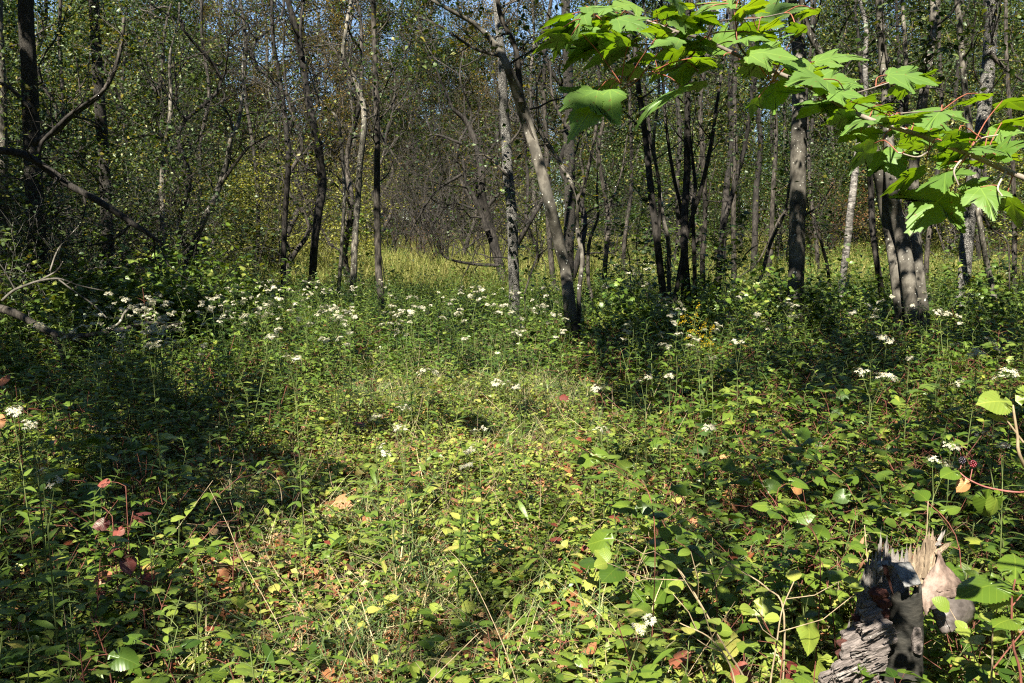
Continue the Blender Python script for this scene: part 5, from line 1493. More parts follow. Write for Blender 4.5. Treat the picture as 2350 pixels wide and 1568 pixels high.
stalk_plant('honeysuckle_shoot', [(2265, 1600, 2.3), (2235, 1500, 2.3), (2215, 1440, 2.3)], 7, 'round-leaved shoot right at the foot of the curled bark', n=10, sz=.045, tl=.35)
stalk_plant('dry_stalk', [(1195, 1600, 2.4), (1090, 1340, 2.6), (1010, 1240, 2.8)], 8, 'long straw stalk slanting across the grass at the bottom middle', n=0, twigs=0, r=.0018, cat='stalk')
stalk_plant('dry_stalk', [(660, 1480, 2.9), (560, 1290, 3.2), (520, 1200, 3.4), (480, 1120, 3.6)], 9, 'long dry bent stalk leaning over the dark left shade', n=0, twigs=0, r=.0018, cat='stalk')
stalk_plant('dry_stalk', [(700, 1420, 3), (620, 1290, 3.2), (600, 1220, 3.3)], 10, 'shorter dry stalk right of the long bent one', n=0, twigs=1, r=.0016, cat='stalk')
stalk_plant('dry_stalk', [(640, 1110, 4.2), (560, 1075, 4.3), (500, 1085, 4.3)], 11, 'arched dry grass stalk in the shade above the strip', n=0, twigs=0, r=.0018, cat='stalk')
for i, (a, b_, c_, lab) in enumerate([((1500, 1180), (1430, 1080), (1340, 1040), 'reddish bramble cane reaching left over the sunny strip'), ((1790, 1180), (1700, 1090), (1560, 1040), 'long bramble cane lying across the right tangle'), ((1960, 1150), (1880, 1060), (1800, 1000), 'reddish cane right of the pinkish drooping leaf'), ((2100, 1120), (1990, 1010), (1870, 950), 'long thin red cane under the triple trunk'), ((1880, 1260), (1800, 1190), (1740, 1120), 'bramble cane above the pale stalk left of the stump'), ((2200, 1250), (2080, 1120), (1990, 1080), 'dark cane behind the stump in the right tangle'), ((1640, 1330), (1540, 1230), (1500, 1150), 'bramble cane arching beside the round-leaved seedling')]):
    d = [2.9, 3.6, 3.6, 3.9, 2.7, 3.0, 2.8][i]
    stalk_plant('bramble_cane', [(*a, d), (*b_, d + .25), (*c_, d + .6)], 30 + i, lab, leaf='toothed', mat='bramble', n=14, sz=.075, stem='red_stem', r=.0022, tint=.45, twigs=4, cat='bramble')

# small maple saplings with red stalks in front of the trunks on the right
for i, (px, py, Y, lab) in enumerate([(1780, 740, 8.2, 'young maple with red stalk before the broad mottled trunk'), (1915, 860, 6.5, 'young maple with red stalk left of the long aster row'), (1720, 900, 6.2, 'young maple in the middle of the right tangle'), (2110, 880, 6.0, 'young maple at the foot of the triple trunk'), (2290, 760, 8.0, 'young maple under the right edge trunk'), (330, 560, 9.0, 'young maple lit from behind at the left, among bare twigs'), (560, 600, 15, 'young maple between the leaning trunk and the black ones')]):
    p = W(px, py, Y); g = float(ground_z(p[0], p[1]))
    leafy_plant('maple_seedling', p[0], p[1], 'maple%d' % (i % 5), 'low', 14, p[2] - g, .085, 5000 + i, lab, None, 'sapling', 'red_stem', .13, .35, -.15, .3)

# bramble with berries and the pink stem at the right edge
def berry_bramble():
    Y = 1.75
    P = np.array([W(2420, 1125, Y - .1), W(2350, 1131, Y), (W(2270, 1120, Y)), W(2222, 1100, Y), W(2200, 1082, Y + .02)])
    foot = np.array([P[0, 0] + .35, P[0, 1] + .1, 0.]); foot[2] = float(ground_z(foot[0], foot[1]))
    root = empty('blackberry_bramble', foot, 0, 'pink-stemmed blackberry bramble with two berries at the right edge', 'bramble')
    S = smooth_path(np.vstack([foot - [0, 0, .03], foot + [-.02, 0, .5], P]), 30) - foot
    mb = MB(); tube(mb, S, np.linspace(.0032, .0012, 30), 7, 0, .7)
    for x, y, e, k in ((2208, 1057, (2204, 1068), 0), (2233, 1065, (2226, 1095), 1)):
        c = W(x, y, Y) - foot
        tube(mb, [W(e[0], e[1] + 8, Y) - foot, c - [0, 0, .004]], [.001, .001], 4, 0, .6)
    link('stem', mb.mesh('stem', M['pink_stem']), root)
    for x, y, k in ((2208, 1057, 'blackberry'), (2233, 1065, 'redberry')):
        c = W(x, y, Y) - foot; bm = MB(); rg = np.random.RandomState(1)
        for i in range(34):
            z = 1 - 2 * (i + .5) / 34; a = i * 2.4; r = math.sqrt(1 - z * z)
            ctr = np.array([r * math.cos(a), r * math.sin(a), z * 1.15]) * .0062
            ring = [(0, 0, 1)] + [(math.cos(q) * .9, math.sin(q) * .9, .3) for q in np.arange(5) * 1.2566] + [(math.cos(q + .6) * .9, math.sin(q + .6) * .9, -.4) for q in np.arange(5) * 1.2566] + [(0, 0, -1)]
            f = [(0, 1 + j, 1 + (j + 1) % 5) for j in range(5)] + [(1 + j, 6 + j, 1 + (j + 1) % 5) for j in range(5)] + [(1 + (j + 1) % 5, 6 + j, 6 + (j + 1) % 5) for j in range(5)] + [(11, 6 + (j + 1) % 5, 6 + j) for j in range(5)]
            bm.add(np.array(ring) * .0021 + ctr, tris=f, tint=rg.rand())
        o = link('berry', bm.mesh('berry', M[k]), root); o.location = tuple(c)
        o['label'] = 'ripe black berry' if k == 'blackberry' else 'unripe red berry'
    o = put_leaf(root, 'toothed', 'red', .9, W(2222, 1100, Y) - foot, (-.9, -.3, -.9), (.2, -1, .6), .036)
    o['label'] = 'pinkish yellow blotched leaf'
    put_leaf(root, 'toothed', 'bramble', .4, W(2268, 1122, Y) - foot, (.1, .2, -1), (-.4, -1, .3), .07)
    put_leaf(root, 'toothed', 'bramble', .75, W(2290, 1124, Y) - foot, (-.2, -.1, -1), (.4, -1, .2), .06)
    put_leaf(root, 'toothed', 'bramble', .4, W(2200, 1080, Y) - foot, (-.9, -.4, -.1), (0, -.5, 1), .05)


M['blackberry'] = plain_mat('ripe berry', (.008, .006, .012), (.02, .014, .026), 40, .25, spec=.6)
M['redberry'] = plain_mat('unripe berry', (.07, .006, .012), (.15, .014, .022), 40, .3, spec=.5)
berry_bramble()


def edge_sprig():
    Y = 1.45
    P = np.array([W(2420, 1230, Y + .1), W(2345, 1060, Y), W(2335, 1000, Y), W(2324, 930, Y)])
    foot = np.array([P[0, 0] + .12, P[0, 1] + .05, 0.]); foot[2] = float(ground_z(foot[0], foot[1]))
    root = empty('dogwood_shoot', foot, 0, 'tan forked shoot with big pale green leaves at the right edge', 'shrub')
    S = smooth_path(np.vstack([foot - [0, 0, .03], foot + [0, 0, .4], P]), 20) - foot
    mb = MB(); tube(mb, S, np.linspace(.0045, .002, 20), 7, 0, .6)
    Q = smooth_path([W(2348, 1015, Y), W(2318, 975, Y), W(2300, 955, Y), W(2262, 938, Y)], 8) - foot
    tube(mb, Q, np.linspace(.0022, .0012, 8), 5, 0, .6)
    link('stem', mb.mesh('stem', M['tan_stem']), root)
    put_leaf(root, 'toothed', 'low', .45, W(2322, 922, Y) - foot, (-1, -.25, .05), (.05, -.75, .8), .066)
    put_leaf(root, 'toothed', 'low', .5, W(2330, 920, Y) - foot, (1, -.2, .35), (-.3, -.7, .7), .066)
    put_leaf(root, 'toothed', 'low', .35, W(2300, 955, Y) - foot, (.3, .8, -.2), (0, -.4, 1), .055)


edge_sprig()


def corner_bramble():
    Y = 1.95
    P = np.array([W(2345, 1600, Y), W(2325, 1480, Y), W(2322, 1380, Y), W(2330, 1330, Y)])
    foot = np.array([P[0, 0] + .03, P[0, 1], 0.]); foot[2] = float(ground_z(foot[0], foot[1]))
    root = empty('bramble_cane', foot, 0, 'bramble with long toothed leaf reaching over the curled bark of the stump', 'bramble')
    S = smooth_path(np.vstack([foot - [0, 0, .03], P]), 20) - foot
    mb = MB(); tube(mb, S, np.linspace(.004, .002, 20), 6, 0, .6); tube(mb, [W(2324, 1390, Y) - foot, W(2345, 1365, Y) - foot], [.002, .0015], 4, 0, .6)
    link('stem', mb.mesh('stem', M['red_stem']), root)
    for (x, y), (tx, ty), dy, s in (((2318, 1338), (2160, 1366), -.03, .14), ((2330, 1335), (2330, 1290), .05, .10), ((2345, 1330), (2420, 1300), 0, .12), ((2335, 1420), (2250, 1438), -.05, .08), ((2330, 1425), (2420, 1420), -.02, .09), ((2326, 1360), (2260, 1400), .08, .09)):
        a = W(x, y, Y); b = W(tx, ty, Y + dy)
        put_leaf(root, 'toothed', 'bramble', .5, a - foot, b - a, (.1, -.12, 1), s)


corner_bramble()

# big fallen leaves lying in the open
rgF = np.random.RandomState(9)
for i in range(70):
    px, py = rgF.uniform(480, 1850), rgF.uniform(1080, 1600)
    x, y = gpt(px, py, .06)
    b = (x, y, float(ground_z(x, y)) + .05 + .04 * rgF.rand())
    sh = ['toothed', 'maple1', 'lobed', 'ellip'][rgF.randint(4)]; F = frames(rdirs(rgF, 1, -.3, .3), up_jit(rgF, 1, .5))[0]
    o = link('fallen_leaf', leaf_mesh(sh, 'litter', .2 + .7 * rgF.rand()), None, b); o.rotation_euler = Matrix(F.tolist()).to_euler(); s = .05 + .04 * rgF.rand(); o.scale = (s, s, s)
    tag(o, 'dry orange-brown leaf fallen among the plants of the sunny strip', 'fallen leaf', 'fallen leaves on the sunny strip')
# ------------------------------------------------------------------ fallen wood on the left
def log_thing(name, label, paths, bark, seed, cat='log', kids=0, part='branch'):
    rg = np.random.RandomState(seed)
    Ps = [np.array([W(x, y, Y) for x, y, Y, w in p]) for p in paths]
    b = Ps[0].mean(0)
    root = empty(name, b, 0, label, cat)
    for j, (p, P) in enumerate(zip(paths, Ps)):
        n = max(10, 6 * len(P)); S = smooth_path(P, n); r = np.interp(np.linspace(0, 1, n), np.linspace(0, 1, len(p)), [q[3] * .5 * q[2] / FPX for q in p])
        mb = MB(); tube(mb, S - b, r, 10 if j == 0 else 6, 0, .5, rough=.12, seed=seed)
        for c in range(kids):
            i = rg.randint(3, n - 1); d = unit(S[i] - S[i - 1]); s = unit(np.cross(d, rg.randn(3)))
            limb(mb, S[i] - b, d * .5 + s, .25 + .5 * rg.rand(), r[i] * .5 + .001, rg, up=.05, wob=.25, kids=3, depth=1, k=4)
        link('trunk' if j == 0 else part, mb.mesh(part, M[bark]), root)
    return root


log_thing('broken_limb', 'heavy dark broken limb slanting down across the left side, its end hanging free', [[(-60, 335, 9.2, 16), (0, 345, 9.2, 17), (55, 355, 9.2, 17), (100, 382, 9.2, 17), (150, 420, 9.2, 16), (230, 464, 9.2, 15), (300, 510, 9.2, 13), (345, 540, 9.2, 11), (374, 560, 9.2, 5)], [(60, 360, 9.2, 10), (95, 375, 9.1, 9), (135, 400, 9.1, 6), (142, 405, 9.1, 3)], [(88, 350, 9.2, 10), (98, 325, 9.2, 9), (128, 295, 9.2, 9), (165, 260, 9.2, 8), (240, 205, 9.2, 5), (262, 160, 9.2, 3)]], 'black_bark', 1, 'branch', 5)
log_thing('fallen_log', 'mossy fallen log half hidden behind the creamy asters on the left', [[(-30, 700, 8.6, 20), (40, 722, 8.4, 18), (110, 760, 8.2, 15), (170, 772, 8.0, 12), (260, 760, 8.1, 10), (340, 742, 8.3, 8), (420, 745, 8.5, 5)], [(120, 765, 8.1, 10), (138, 800, 8.0, 9), (150, 850, 8.0, 8)]], 'dark_bark', 2, kids=1)
log_thing('dead_stick', 'pale broken stick leaning out of the herbs right of the fallen log', [[(235, 760, 8.1, 8), (300, 745, 8.1, 7), (345, 722, 8, 7), (420, 745 - 0, 8, 6)][:1] + [(418, 738, 8.0, 6), (455, 705, 8.0, 7), (490, 702 - 20, 8, 6)][:0] + [(270, 745, 8.0, 6), (285, 720, 8.0, 6), (300, 703, 8.0, 7)]], 'mossy_bark', 3, 'stick')
log_thing('dead_branch', 'bleached dead branch with bare twigs at the left edge above the log', [[(5, 690, 8, 6), (30, 668, 8, 6), (60, 655, 8, 5.5), (90, 645, 8, 5), (135, 640, 8, 4.5), (180, 655, 8.1, 3), (240, 668, 8.2, 2)], [(135, 642, 8, 4), (175, 672, 8, 3), (215, 700, 8, 4), (245, 730, 8, 3)], [(90, 645, 8, 5), (130, 622, 8, 4), (145, 600, 8, 3)], [(115, 622, 8, 4), (135, 570, 8.1, 3), (180, 520, 8.2, 2)]], 'grey_bark', 4, 'branch', 1)

# ------------------------------------------------------------------ the broken stump
M['wood_grey'] = plain_mat('weathered wood', (.06, .054, .05), (.27, .245, .225), 9, .9, .9, (9, 9, 1.2))
M['wood_tan'] = plain_mat('split wood', (.085, .06, .04), (.29, .225, .155), 10, .9, .8, (8, 8, 1.2))
M['rotten'] = plain_mat('rotten bark', (.022, .018, .016), (.235, .20, .185), 13, .95, 1.0, (1.3, 7, 7), turn=.5)
M['crumble'] = plain_mat('red-brown rot', (.018, .007, .006), (.075, .026, .019), 60, .95, 1.0)
M['curl_in'] = plain_mat('pink inner bark', (.05, .034, .027), (.25, .185, .15), 26, .6, .7, (1, 1, .5))
M['curl_out'] = plain_mat('dark outer bark', (.03, .026, .024), (.14, .12, .11), 16, .42, .4)
M['flap'] = plain_mat('grey bark plank', (.06, .06, .059), (.22, .22, .217), 12, .85, .8, (6, 1.5, 6))
M['cherry'] = bark_mat('smooth black stump bark', (.012, .012, .010), (.05, .047, .04), 'birch', bump=.5)


def stump():
    Y0 = 2.5; u = .239 * Y0 / FPX
    base = W(1864.6 + 700 * .239, 1193 + 1500 * .239, Y0); base[2] = float(ground_z(base[0], base[1]))

    def Sp(zx, zy, dy=0):
        """spot of the stump in the photo, dy nearer (-) or farther"""
        return W(1864.6 + zx * .239, 1193 + zy * .239, Y0 + dy) - base
    root = empty('tree_stump', base, 0, 'broken rotting stump with jagged splinters and peeling bark at the lower right', 'stump')
    rg = np.random.RandomState(2)
    # weathered core
    zy = np.array([2700, 2000, 1568, 1300, 1000, 800, 600, 440]); cx = np.array([500, 520, 560, 600, 660, 690, 730, 770]); hw = np.array([520, 440, 385, 330, 270, 250, 225, 190])
    P = []; r = []
    for t in np.linspace(0, 1, 26):
        y = 2700 + (440 - 2700) * t
        P.append(Sp(np.interp(-y, -zy, cx), y, .06)); r.append(np.interp(-y, -zy, hw) * u)
    mb = MB(); tube(mb, np.array(P), np.array(r) * .92, 40, rough=.16, seed=3); link('core', mb.mesh('core', M['wood_grey']), root)
    # smooth dark bark face, right of the front
    mb = MB(); nv, nu = 30, 18; V = []; uv = []
    for i in range(nv):
        t = i / (nv - 1); y = 2500 + (640 - 2500) * t
        cxx = np.interp(-y, [-2500, -1568, -1000, -640], [820, 830, 880, 880]); rad = np.interp(-y, [-2500, -1568, -1000, -640], [260, 215, 175, 160]) * u
        for j in range(nu):
            a = -1.25 + 2.9 * j / (nu - 1)
            yy = y + (28 * math.sin(j * 1.9) + 16 * rg.randn() if i == nv - 1 else 0)
            c = Sp(cxx, yy, -.03)
            rr = rad * (1 + .02 * rg.randn())
            V.append(c + np.array([math.sin(a) * rr, -math.cos(a) * rr, 0])); uv.append((j / nu, t))
    Q = [(i * nu + j, i * nu + j + 1, (i + 1) * nu + j + 1, (i + 1) * nu + j) for i in range(nv - 1) for j in range(nu - 1)]
    mb.add(V, quads=Q, uv=uv); o = link('bark', mb.mesh('bark', M['cherry']), root)
    sol = o.modifiers.new('thick', 'SOLIDIFY'); sol.thickness = .006; sol.offset = -1

    def splinter(zx0, zy0, zx1, zy1, w, mat, dy=0, lean=0, d=.5):
        a = Sp(zx0, zy0, dy); b = Sp(zx1, zy1, dy + lean); n = 9
        mb = MB(); ax = unit(b - a); sx = unit(np.cross(ax, [0, 1, 0])); sy = np.cross(ax, sx)
        V = []
        for i in range(n):
            t = i / (n - 1); c = a + (b - a) * t
            ww = w * u * .5 * ((1 - .35 * t) if t < .72 else (1 - .35 * .72) * max(.02, (1 - t) / .28)) 
            for k in range(7):
                q = k * 6.283 / 7 + w
                V.append(c + (sx * math.cos(q) + sy * math.sin(q) * d) * ww * (1 + .28 * rg.randn()) + ax * .012 * rg.randn() * (t > .6))
        Q = [(i * 7 + k, i * 7 + (k + 1) % 7, (i + 1) * 7 + (k + 1) % 7, (i + 1) * 7 + k) for i in range(n - 1) for k in range(7)]
        mb.add(V, quads=Q, tint=.3 + .5 * rg.rand()); link('splinter', mb.mesh('splinter', M[mat], smooth=False), root)
    # grey splinters at the left
    for s in [(440, 930, 500, 470, 55), (470, 860, 520, 400, 60), (500, 800, 545, 310, 55), (540, 760, 575, 330, 50), (580, 700, 612, 290, 48), (610, 700, 655, 155, 46), (635, 620, 660, 200, 40), (660, 600, 690, 250, 44), (690, 560, 712, 175, 34), (700, 620, 728, 270, 44), (735, 560, 745, 330, 50), (420, 1000, 455, 620, 46), (410, 700, 530, 800, 30), (380, 1150, 430, 850, 60), (300, 1250, 350, 1000, 60), (455, 1060, 480, 700, 60), (520, 1000, 540, 520, 70)]:
        splinter(*s, 'wood_grey', -.02 + .035 * rg.rand())
    # brown and tan broken wood across the top
    for s in [(770, 560, 770, 310, 60), (810, 560, 815, 330, 64), (850, 560, 860, 335, 60), (890, 560, 905, 290, 56), (930, 580, 940, 265, 60), (965, 560, 985, 285, 60), (1005, 560, 1015, 250, 50), (1040, 560, 1050, 320, 60)]:
        splinter(*s, 'wood_grey' if s[0] < 900 else 'wood_tan', .05 + .03 * rg.rand())
    for s in [(1010, 600, 1065, 210, 80), (1050, 560, 1090, 160, 70), (1085, 560, 1120, 125, 70), (1110, 520, 1150, 135, 64), (1130, 480, 1175, 175, 60), (1150, 460, 1215, 200, 60), (1060, 620, 1150, 330, 60), (1000, 640, 1010, 420, 90), (1100, 480, 1175, 230, 40)]:
        splinter(*s, 'wood_tan', .04 + .04 * rg.rand(), .01)
    splinter(1180, 330, 1290, 255, 70, 'wood_tan', .05); splinter(1200, 250, 1240, 160, 50, 'wood_grey', .05)

    # chunks of rotten bark sliding down the left flank
    def chunk(zx, zy, w, h, rot, mat, dy=-.06, dep=.6, ridges=9, name='bark_chunk'):
        nu, nv = 28, 14; V = []
        c = Sp(zx, zy, dy); ca, sa = math.cos(rot), math.sin(rot); s1 = rg.rand() * 50
        for i in range(nv):
            th = math.pi * (i + .02) / (nv - 1 + .04) - math.pi / 2
            for j in range(nu):
                ph = j * 6.283 / nu
                x, y, z = math.cos(th) * math.cos(ph), math.cos(th) * math.sin(ph), math.sin(th)
                e = .55
                x, y, z = [math.copysign(abs(q) ** e, q) for q in (x, y, z)]
                k = 1 + .34 * (fbm(x * 1.6 + s1, y * 1.6 + z * 1.9 + s1, 3) - .5) + .09 * math.sin((z + .25 * x + .3 * (noise2(x * 2 + s1, z * 2, 7))) * ridges)
                X = x * w * .5 * u * k; Z = z * h * .5 * u * k; Yy = y * dep * min(w, h) * .5 * u * k
                V.append(c + np.array([X * ca - Z * sa, Yy, X * sa + Z * ca]))
        Q = [(i * nu + j, i * nu + (j + 1) % nu, (i + 1) * nu + (j + 1) % nu, (i + 1) * nu + j) for i in range(nv - 1) for j in range(nu)]
        mb = MB(); mb.add(V, quads=Q, tint=.3 + .4 * rg.rand()); link(name, mb.mesh(name, M[mat], smooth=False), root)
    for c in [(640, 1095, 300, 235, .45, 'rotten', -.11), (430, 1265, 300, 230, .5, 'rotten', -.10), (600, 1360, 230, 190, .2, 'rotten', -.12), (340, 1440, 330, 220, .55, 'rotten', -.11), (500, 1510, 260, 170, .3, 'rotten', -.13), (200, 1560, 260, 240, .5, 'rotten', -.09), (590, 930, 230, 170, .5, 'rotten', -.08), (490, 1010, 170, 150, .7, 'rotten', -.06), (640, 1250, 200, 120, .3, 'rotten', -.13), (370, 1120, 170, 170, .6, 'rotten', -.05), (330, 1650, 420, 300, .4, 'rotten', -.1), (600, 1680, 300, 240, .3, 'rotten', -.12), (560, 830, 150, 130, .4, 'rotten', -.07)]:
        chunk(*c)
    for zx, zy, w, h, dyy in [(640, 1095, 300, 235, -.155), (430, 1265, 290, 220, -.145), (600, 1360, 230, 190, -.16), (340, 1440, 330, 220, -.155), (500, 1510, 260, 170, -.165), (210, 1560, 260, 220, -.13), (590, 930, 220, 170, -.11), (490, 1010, 160, 150, -.085)]:
        for k in range(8):
            ox, oy = rg.uniform(-.38, .38) * w, rg.uniform(-.4, .4) * h; L = rg.uniform(.3, .6) * w; a = .5 + .2 * rg.randn()
            edge = 1 - .5 * ((2 * ox / w) ** 2 + (2 * oy / h) ** 2)
            splinter(zx + ox - math.cos(a) * L / 2, zy + oy + math.sin(a) * L / 2, zx + ox + math.cos(a) * L / 2, zy + oy - math.sin(a) * L / 2, rg.uniform(14, 30), 'rotten' if rg.rand() < .75 else 'wood_grey', dyy + .045 * (1 - edge) + .008 * rg.randn())
    for c in [(640, 720, 170, 110, .3, 'crumble', -.075), (680, 800, 130, 120, .2, 'crumble', -.08), (600, 690, 110, 80, .5, 'crumble', -.07), (300, 1200, 110, 120, .4, 'crumble', -.06), (430, 950, 70, 130, 1.0, 'crumble', -.06), (270, 1290, 90, 90, .4, 'crumble', -.07), (690, 890, 90, 110, .2, 'crumble', -.085), (700, 930, 60, 60, 0, 'crumble', -.09)]:
        chunk(*c, dep=.9, ridges=4, name='rot_pocket')
    chunk(1005, 1170, 95, 265, .12, 'rotten', -.095, .5, 7, 'bark_strip')

    def sheet(name, Lc, Rc, mat, dyL, dyR, bulge, nu=12, nv=22, thick=.004, rough=.0012, mats=None):
        Lp = smooth_path(np.array(Lc, float), nv); Rp = smooth_path(np.array(Rc, float), nv); V = []; uv = []
        for i in range(nv):
            t = i / (nv - 1)
            for j in range(nu):
                s = j / (nu - 1)
                a = Lp[i] * (1 - s) + Rp[i] * s
                dy = np.interp(t, [0, 1], dyL) * (1 - s) + np.interp(t, [0, 1], dyR) * s - bulge * math.sin(s * math.pi) * (.4 + .6 * t) + rough * 2.2 * rg.randn()
                V.append(Sp(a[0] + 3 * rg.randn(), a[1] + 3 * rg.randn(), dy)); uv.append((s, t))
        Q = [(i * nu + j, i * nu + j + 1, (i + 1) * nu + j + 1, (i + 1) * nu + j) for i in range(nv - 1) for j in range(nu - 1)]
        mb = MB(); mb.add(V, quads=Q, uv=uv, tint=.5); o = link(name, mb.mesh(name, M[mat]), root)
        s = o.modifiers.new('thick', 'SOLIDIFY'); s.thickness = thick; s.offset = 1
        return o
    sheet('curled_bark', [(1215, 300), (1185, 410), (1095, 540), (1045, 640), (1030, 770), (1080, 920)], [(1222, 300), (1270, 410), (1375, 530), (1430, 620), (1300, 735), (1120, 890)], 'curl_in', (.03, -.06), (.05, -.04), .03)
    sheet('curled_bark', [(1120, 765), (1140, 840), (1165, 930), (1190, 1010), (1240, 1100)], [(1452, 690), (1535, 770), (1560, 860), (1545, 950), (1470, 1050)], 'curl_out', (-.05, -.07), (-.01, .0), .05, 14, 18, .005)
    sheet('curled_bark', [(1110, 775), (1112, 735), (1118, 715), (1130, 700)], [(1470, 730), (1455, 690), (1445, 660), (1425, 640)], 'curl_in', (-.055, -.02), (-.015, .02), .05, 14, 8, .004)
    # the bent grey plank over the top
    sheet('bark_flap', [(762, 412), (790, 470), (840, 560), (888, 640)], [(936, 404), (965, 450), (1005, 530), (1046, 608)], 'flap', (-.04, -.13), (-.03, -.11), .004, 12, 16, .006, .0009)
    sheet('bark_flap', [(600, 470), (640, 415), (690, 402), (765, 414)], [(640, 520), (668, 455), (715, 450), (790, 468)], 'flap', (-.03, -.04), (-.05, -.05), .003, 6, 10, .008)
    splinter(690, 430, 770, 700, 42, 'crumble', -.055)


stump()

# ------------------------------------------------------------------ the maple branch that hangs into the view from the right
MAPLE = [  # base x, y, tip x, y, real length (picture px), turn about its own axis in degrees, tint that paints in shade (low) or backlight (high)
 (1444, 58, 1343, 31, 118, 115, .85), (1590, 14, 1500, 20, 105, 112, .8), (1340, 31, 1290, 112, 100, 62, .6), (1357, 65, 1290, 108, 90, 72, .6), (1318, 53, 1242, 90, 110, 128, .3),
 (1290, 95, 1257, 150, 78, 118, .5), (1368, 90, 1280, 156, 118, 132, .2), (1441, 107, 1326, 150, 130, 128, .25), (1444, 98, 1368, 78, 92, 125, .5), (1475, 166, 1393, 165, 100, 130, .3),
 (1573, 137, 1560, 186, 100, 8, .4), (1635, 107, 1708, 67, 100, 40, .5), (1715, 125, 1834, 121, 128, 60, .45), (1781, 191, 1777, 264, 96, 5, .4), (1860, 146, 1806, 152, 62, 45, .5),
 (1868, 189, 1993, 182, 128, 48, .4), (1869, 141, 1990, 120, 128, 68, .6), (2036, 172, 2160, 182, 132, 62, .3), (2052, 199, 2165, 190, 120, 128, .2), (2030, 254, 1940, 255, 98, 58, .45),
 (2166, 250, 2128, 282, 92, 30, .45), (2270, 222, 2172, 238, 112, 110, .7), (2090, 287, 2200, 298, 116, 42, .4), (2040, 300, 2072, 302, 46, 40, .5), (1985, 297, 2012, 334, 58, 15, .5),
 (1975, 305, 1922, 317, 62, 55, .6), (2005, 330, 1935, 398, 118, 145, .15), (2027, 345, 2074, 404, 104, 12, .4), (2120, 390, 2015, 455, 132, 118, .4), (2172, 395, 2165, 437, 95, 10, .4),
 (2180, 440, 2077, 524, 140, 18, .45), (2250, 430, 2283, 493, 104, 12, .45), (2215, 420, 2270, 433, 88, 42, .45), (2270, 300, 2352, 305, 98, 48, .45), (2260, 355, 2350, 365, 100, 108, .7),
 (2300, 280, 2380, 275, 98, 112, .6), (2285, 355, 2360, 320, 104, 42, .5), (2310, 450, 2348, 520, 110, 145, .2), (1960, 260, 1880, 290, 112, 135, .2), (1990, 280, 1905, 310, 110, 132, .2),
 (1740, 225, 1715, 275, 108, 145, .15), (1680, 8, 1595, 18, 98, 78, .6), (1685, 35, 1765, -5, 118, 114, .85), (1690, 30, 1770, 30, 100, 112, .7), (1740, 70, 1800, 48, 104, 118, .7), (1740, 74, 1790, 82, 90, 116, .7),
 (1740, 40, 1850, 5, 124, 48, .5), (1880, 25, 1795, 42, 112, 110, .75), (1830, 75, 1795, 90, 48, 80, .6), (1560, 90, 1490, 105, 78, 65, .5), (1605, 95, 1530, 120, 96, 100, .5), (1565, 200, 1445, 278, 150, 82, .4),
 (1430, 185, 1352, 203, 100, 110, .6), (1372, 208, 1282, 256, 110, 42, .5), (1400, 205, 1297, 320, 160, 45, .5), (1425, 205, 1372, 280, 112, 138, .25), (1420, 205, 1436, 240, 64, 112, .6), (1650, 147, 1600, 162, 62, 78, .5),
 (1570, 115, 1490, 140, 108, 138, .2), (1460, 12, 1400, 15, 80, 60, .55), (1410, 15, 1372, 25, 60, 68, .6), (1600, 60, 1540, 70, 98, 138, .25), (1700, 60, 1760, 72, 100, 138, .25), (1850, 65, 1790, 72, 100, 138, .25), (1740, 150, 1680, 172, 104, 138, .25),
 (1540, 150, 1475, 190, 104, 130, .25), (1500, 130, 1430, 140, 100, 128, .3), (2300, 232, 2352, 245, 100, 140, .2), (1620, 190, 1560, 215, 96, 125, .3), (2200, 300, 2150, 330, 96, 130, .3), (2240, 330, 2300, 340, 96, 126, .3), (1670, -10, 1740, -30, 110, 60, .5), (1560, -5, 1500, -25, 100, 60, .5), ]


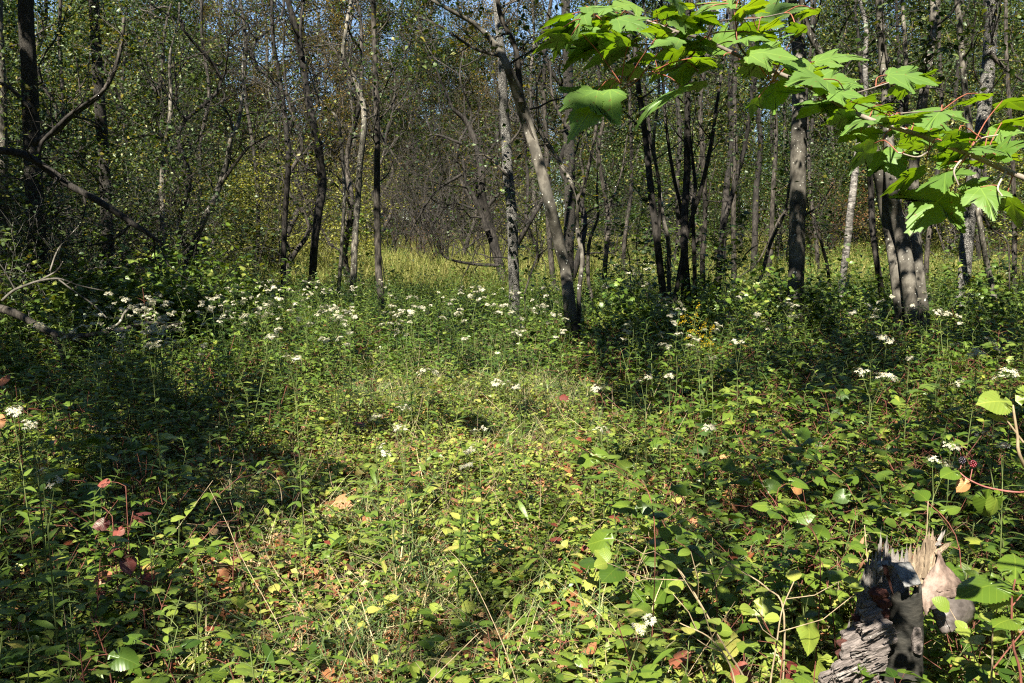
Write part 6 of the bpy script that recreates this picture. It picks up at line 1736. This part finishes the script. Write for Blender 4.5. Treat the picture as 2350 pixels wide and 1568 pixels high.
def maple():
    tb = np.array([2.05, 1.0, 0.]); tb[2] = float(ground_z(tb[0], tb[1]))
    root = empty('maple_tree', tb, 0, 'maple whose leafy green branch hangs across the upper right', 'tree')
    rg = np.random.RandomState(6)
    mb = MB(); P = smooth_path(np.array([[tb[0] + .06 * math.sin(i), tb[1] + .05 * math.cos(i * 1.3), tb[2] - .2 + 5.2 * i / 7] for i in range(8)]), 30)
    tube(mb, P - tb, np.linspace(.09, .05, 30), 14, rough=.06, seed=4); link('trunk', mb.mesh('trunk', M['grey_bark']), root)
    main = [(2480, 470, 1.3, 14), (2400, 430, 1.32, 13), (2310, 392, 1.34, 12.5), (2220, 352, 1.36, 12), (2150, 327, 1.38, 11.5), (2110, 310, 1.4, 11), (2020, 283, 1.42, 10.5), (1960, 258, 1.44, 10), (1900, 225, 1.47, 10), (1850, 195, 1.49, 9.5), (1780, 165, 1.52, 9), (1720, 140, 1.54, 8.5), (1620, 93, 1.58, 8), (1550, 72, 1.6, 7), (1480, 45, 1.62, 5), (1440, 25, 1.64, 4)]
    B = np.array([np.append(W(x, y, Y), w * .5 * Y / FPX) for x, y, Y, w in main])
    join = np.append(P[10], .012)
    S = smooth_path(np.vstack([join, join * .5 + B[0] * .5 + [0, 0, -.06, 0], B]), 90)
    bm = MB(); tube(bm, S[:, :3] - tb, S[:, 3], 9, rough=.05, seed=2)
    br = bm.mesh('branch', M['maple_bark']); bo = link('branch', br, root)
    twigs = [[(1620, 93), (1560, 150), (1480, 175), (1425, 192)], [(1720, 140), (1690, 90), (1695, 40), (1700, 10)], [(1550, 72), (1500, 100), (1440, 102)], [(1780, 165), (1740, 205), (1770, 190)], [(1900, 225), (1960, 215), (2040, 190)], [(2020, 283), (2060, 262), (2160, 255)], [(2150, 327), (2110, 360), (2060, 350)], [(2220, 352), (2190, 390), (2200, 425)], [(1620, 93), (1650, 50), (1740, 42), (1800, 30)], [(1480, 45), (1400, 40), (1350, 45)], [(2220, 352), (2250, 320), (2290, 310)], [(2310, 392), (2290, 430), (2300, 450)]]
    nodes = [S[i, :3] for i in range(12, 90, 2)]
    for t in twigs:
        px0 = t[0]; Yd = float(np.interp(-px0[0], [-x for x, *_ in main], [Y for _, _, Y, _ in main]))
        T = smooth_path(np.array([W(x, y, Yd - .03 * i) for i, (x, y) in enumerate(t)]), 12)
        tw = MB(); tube(tw, T - tb, np.linspace(.0019, .001, 12), 6, 0, .4); nodes += list(T[2:])
        link('twig', tw.mesh('twig', M['maple_bark']), bo)
    nodes = np.array(nodes)
    extra = []
    for k in range(64):            # the leaves behind, mostly seen from below
        x = rg.uniform(1280, 2340)
        yb = np.interp(x, [1280, 1440, 1620, 1780, 1900, 2020, 2150, 2340], [60, 60, 85, 120, 190, 250, 300, 350])
        y = yb + rg.uniform(-60 if x < 1800 else -8, 55); s = rg.choice([-1, 1])
        extra.append((x, y, x + s * rg.uniform(60, 95), y + rg.uniform(-15, 35), rg.uniform(90, 120), rg.uniform(100, 135) if rg.rand() < .7 else rg.uniform(55, 80), rg.uniform(.1, .6)))
    for i, (bx, by, tx, ty, L, phi, tint) in enumerate(MAPLE + extra):
        Yd = 1.50 + (1700 - bx) / 1000 * .17 + .06 * rg.randn()
        a = W(bx, by, Yd)
        proj = math.hypot(tx - bx, ty - by); L = max(L, proj * 1.02)
        mpp = Yd / FPX
        dz = math.sqrt(max(0, L * L - proj * proj)) * mpp
        # leaves whose upper side shows droop toward the viewer, the others point away
        b = W(tx, ty, Yd); d = b - a
        view = unit(CAM - a)
        d = d + view * dz * (1 if phi < 90 else -.35)
        Lm = np.linalg.norm(d)
        d = unit(d)
        v = unit(view - d * (view @ d)); u2 = np.cross(d, v)
        if u2[2] < 0: u2 = -u2
        phi = 90 + (phi - 90) * (.6 if phi > 90 else .82)
        nrm = v * math.cos(R(phi)) + u2 * math.sin(R(phi))
        size = Lm / 1.12 * .95
        put_leaf(bo, 'maple%d' % (i % 5), 'maple', tint, a - tb, d, nrm, size)
        k = ((nodes - a) ** 2).sum(1).argmin(); q = nodes[k]
        st = MB(); mid = (q + a) / 2 + np.array([0, 0, .008]) + .004 * rg.randn(3)
        tube(st, smooth_path(np.array([q, mid, a]), 7) - tb, np.linspace(.0011, .0008, 7), 5, 0, .5 + .3 * rg.rand())
        link('leaf_stalk', st.mesh('leaf_stalk', M['stalk']), bo)


M['maple_bark'] = bark_mat('maple branch bark', (.06, .05, .042), (.24, .21, .175), 'smooth', bump=.3)
maple()
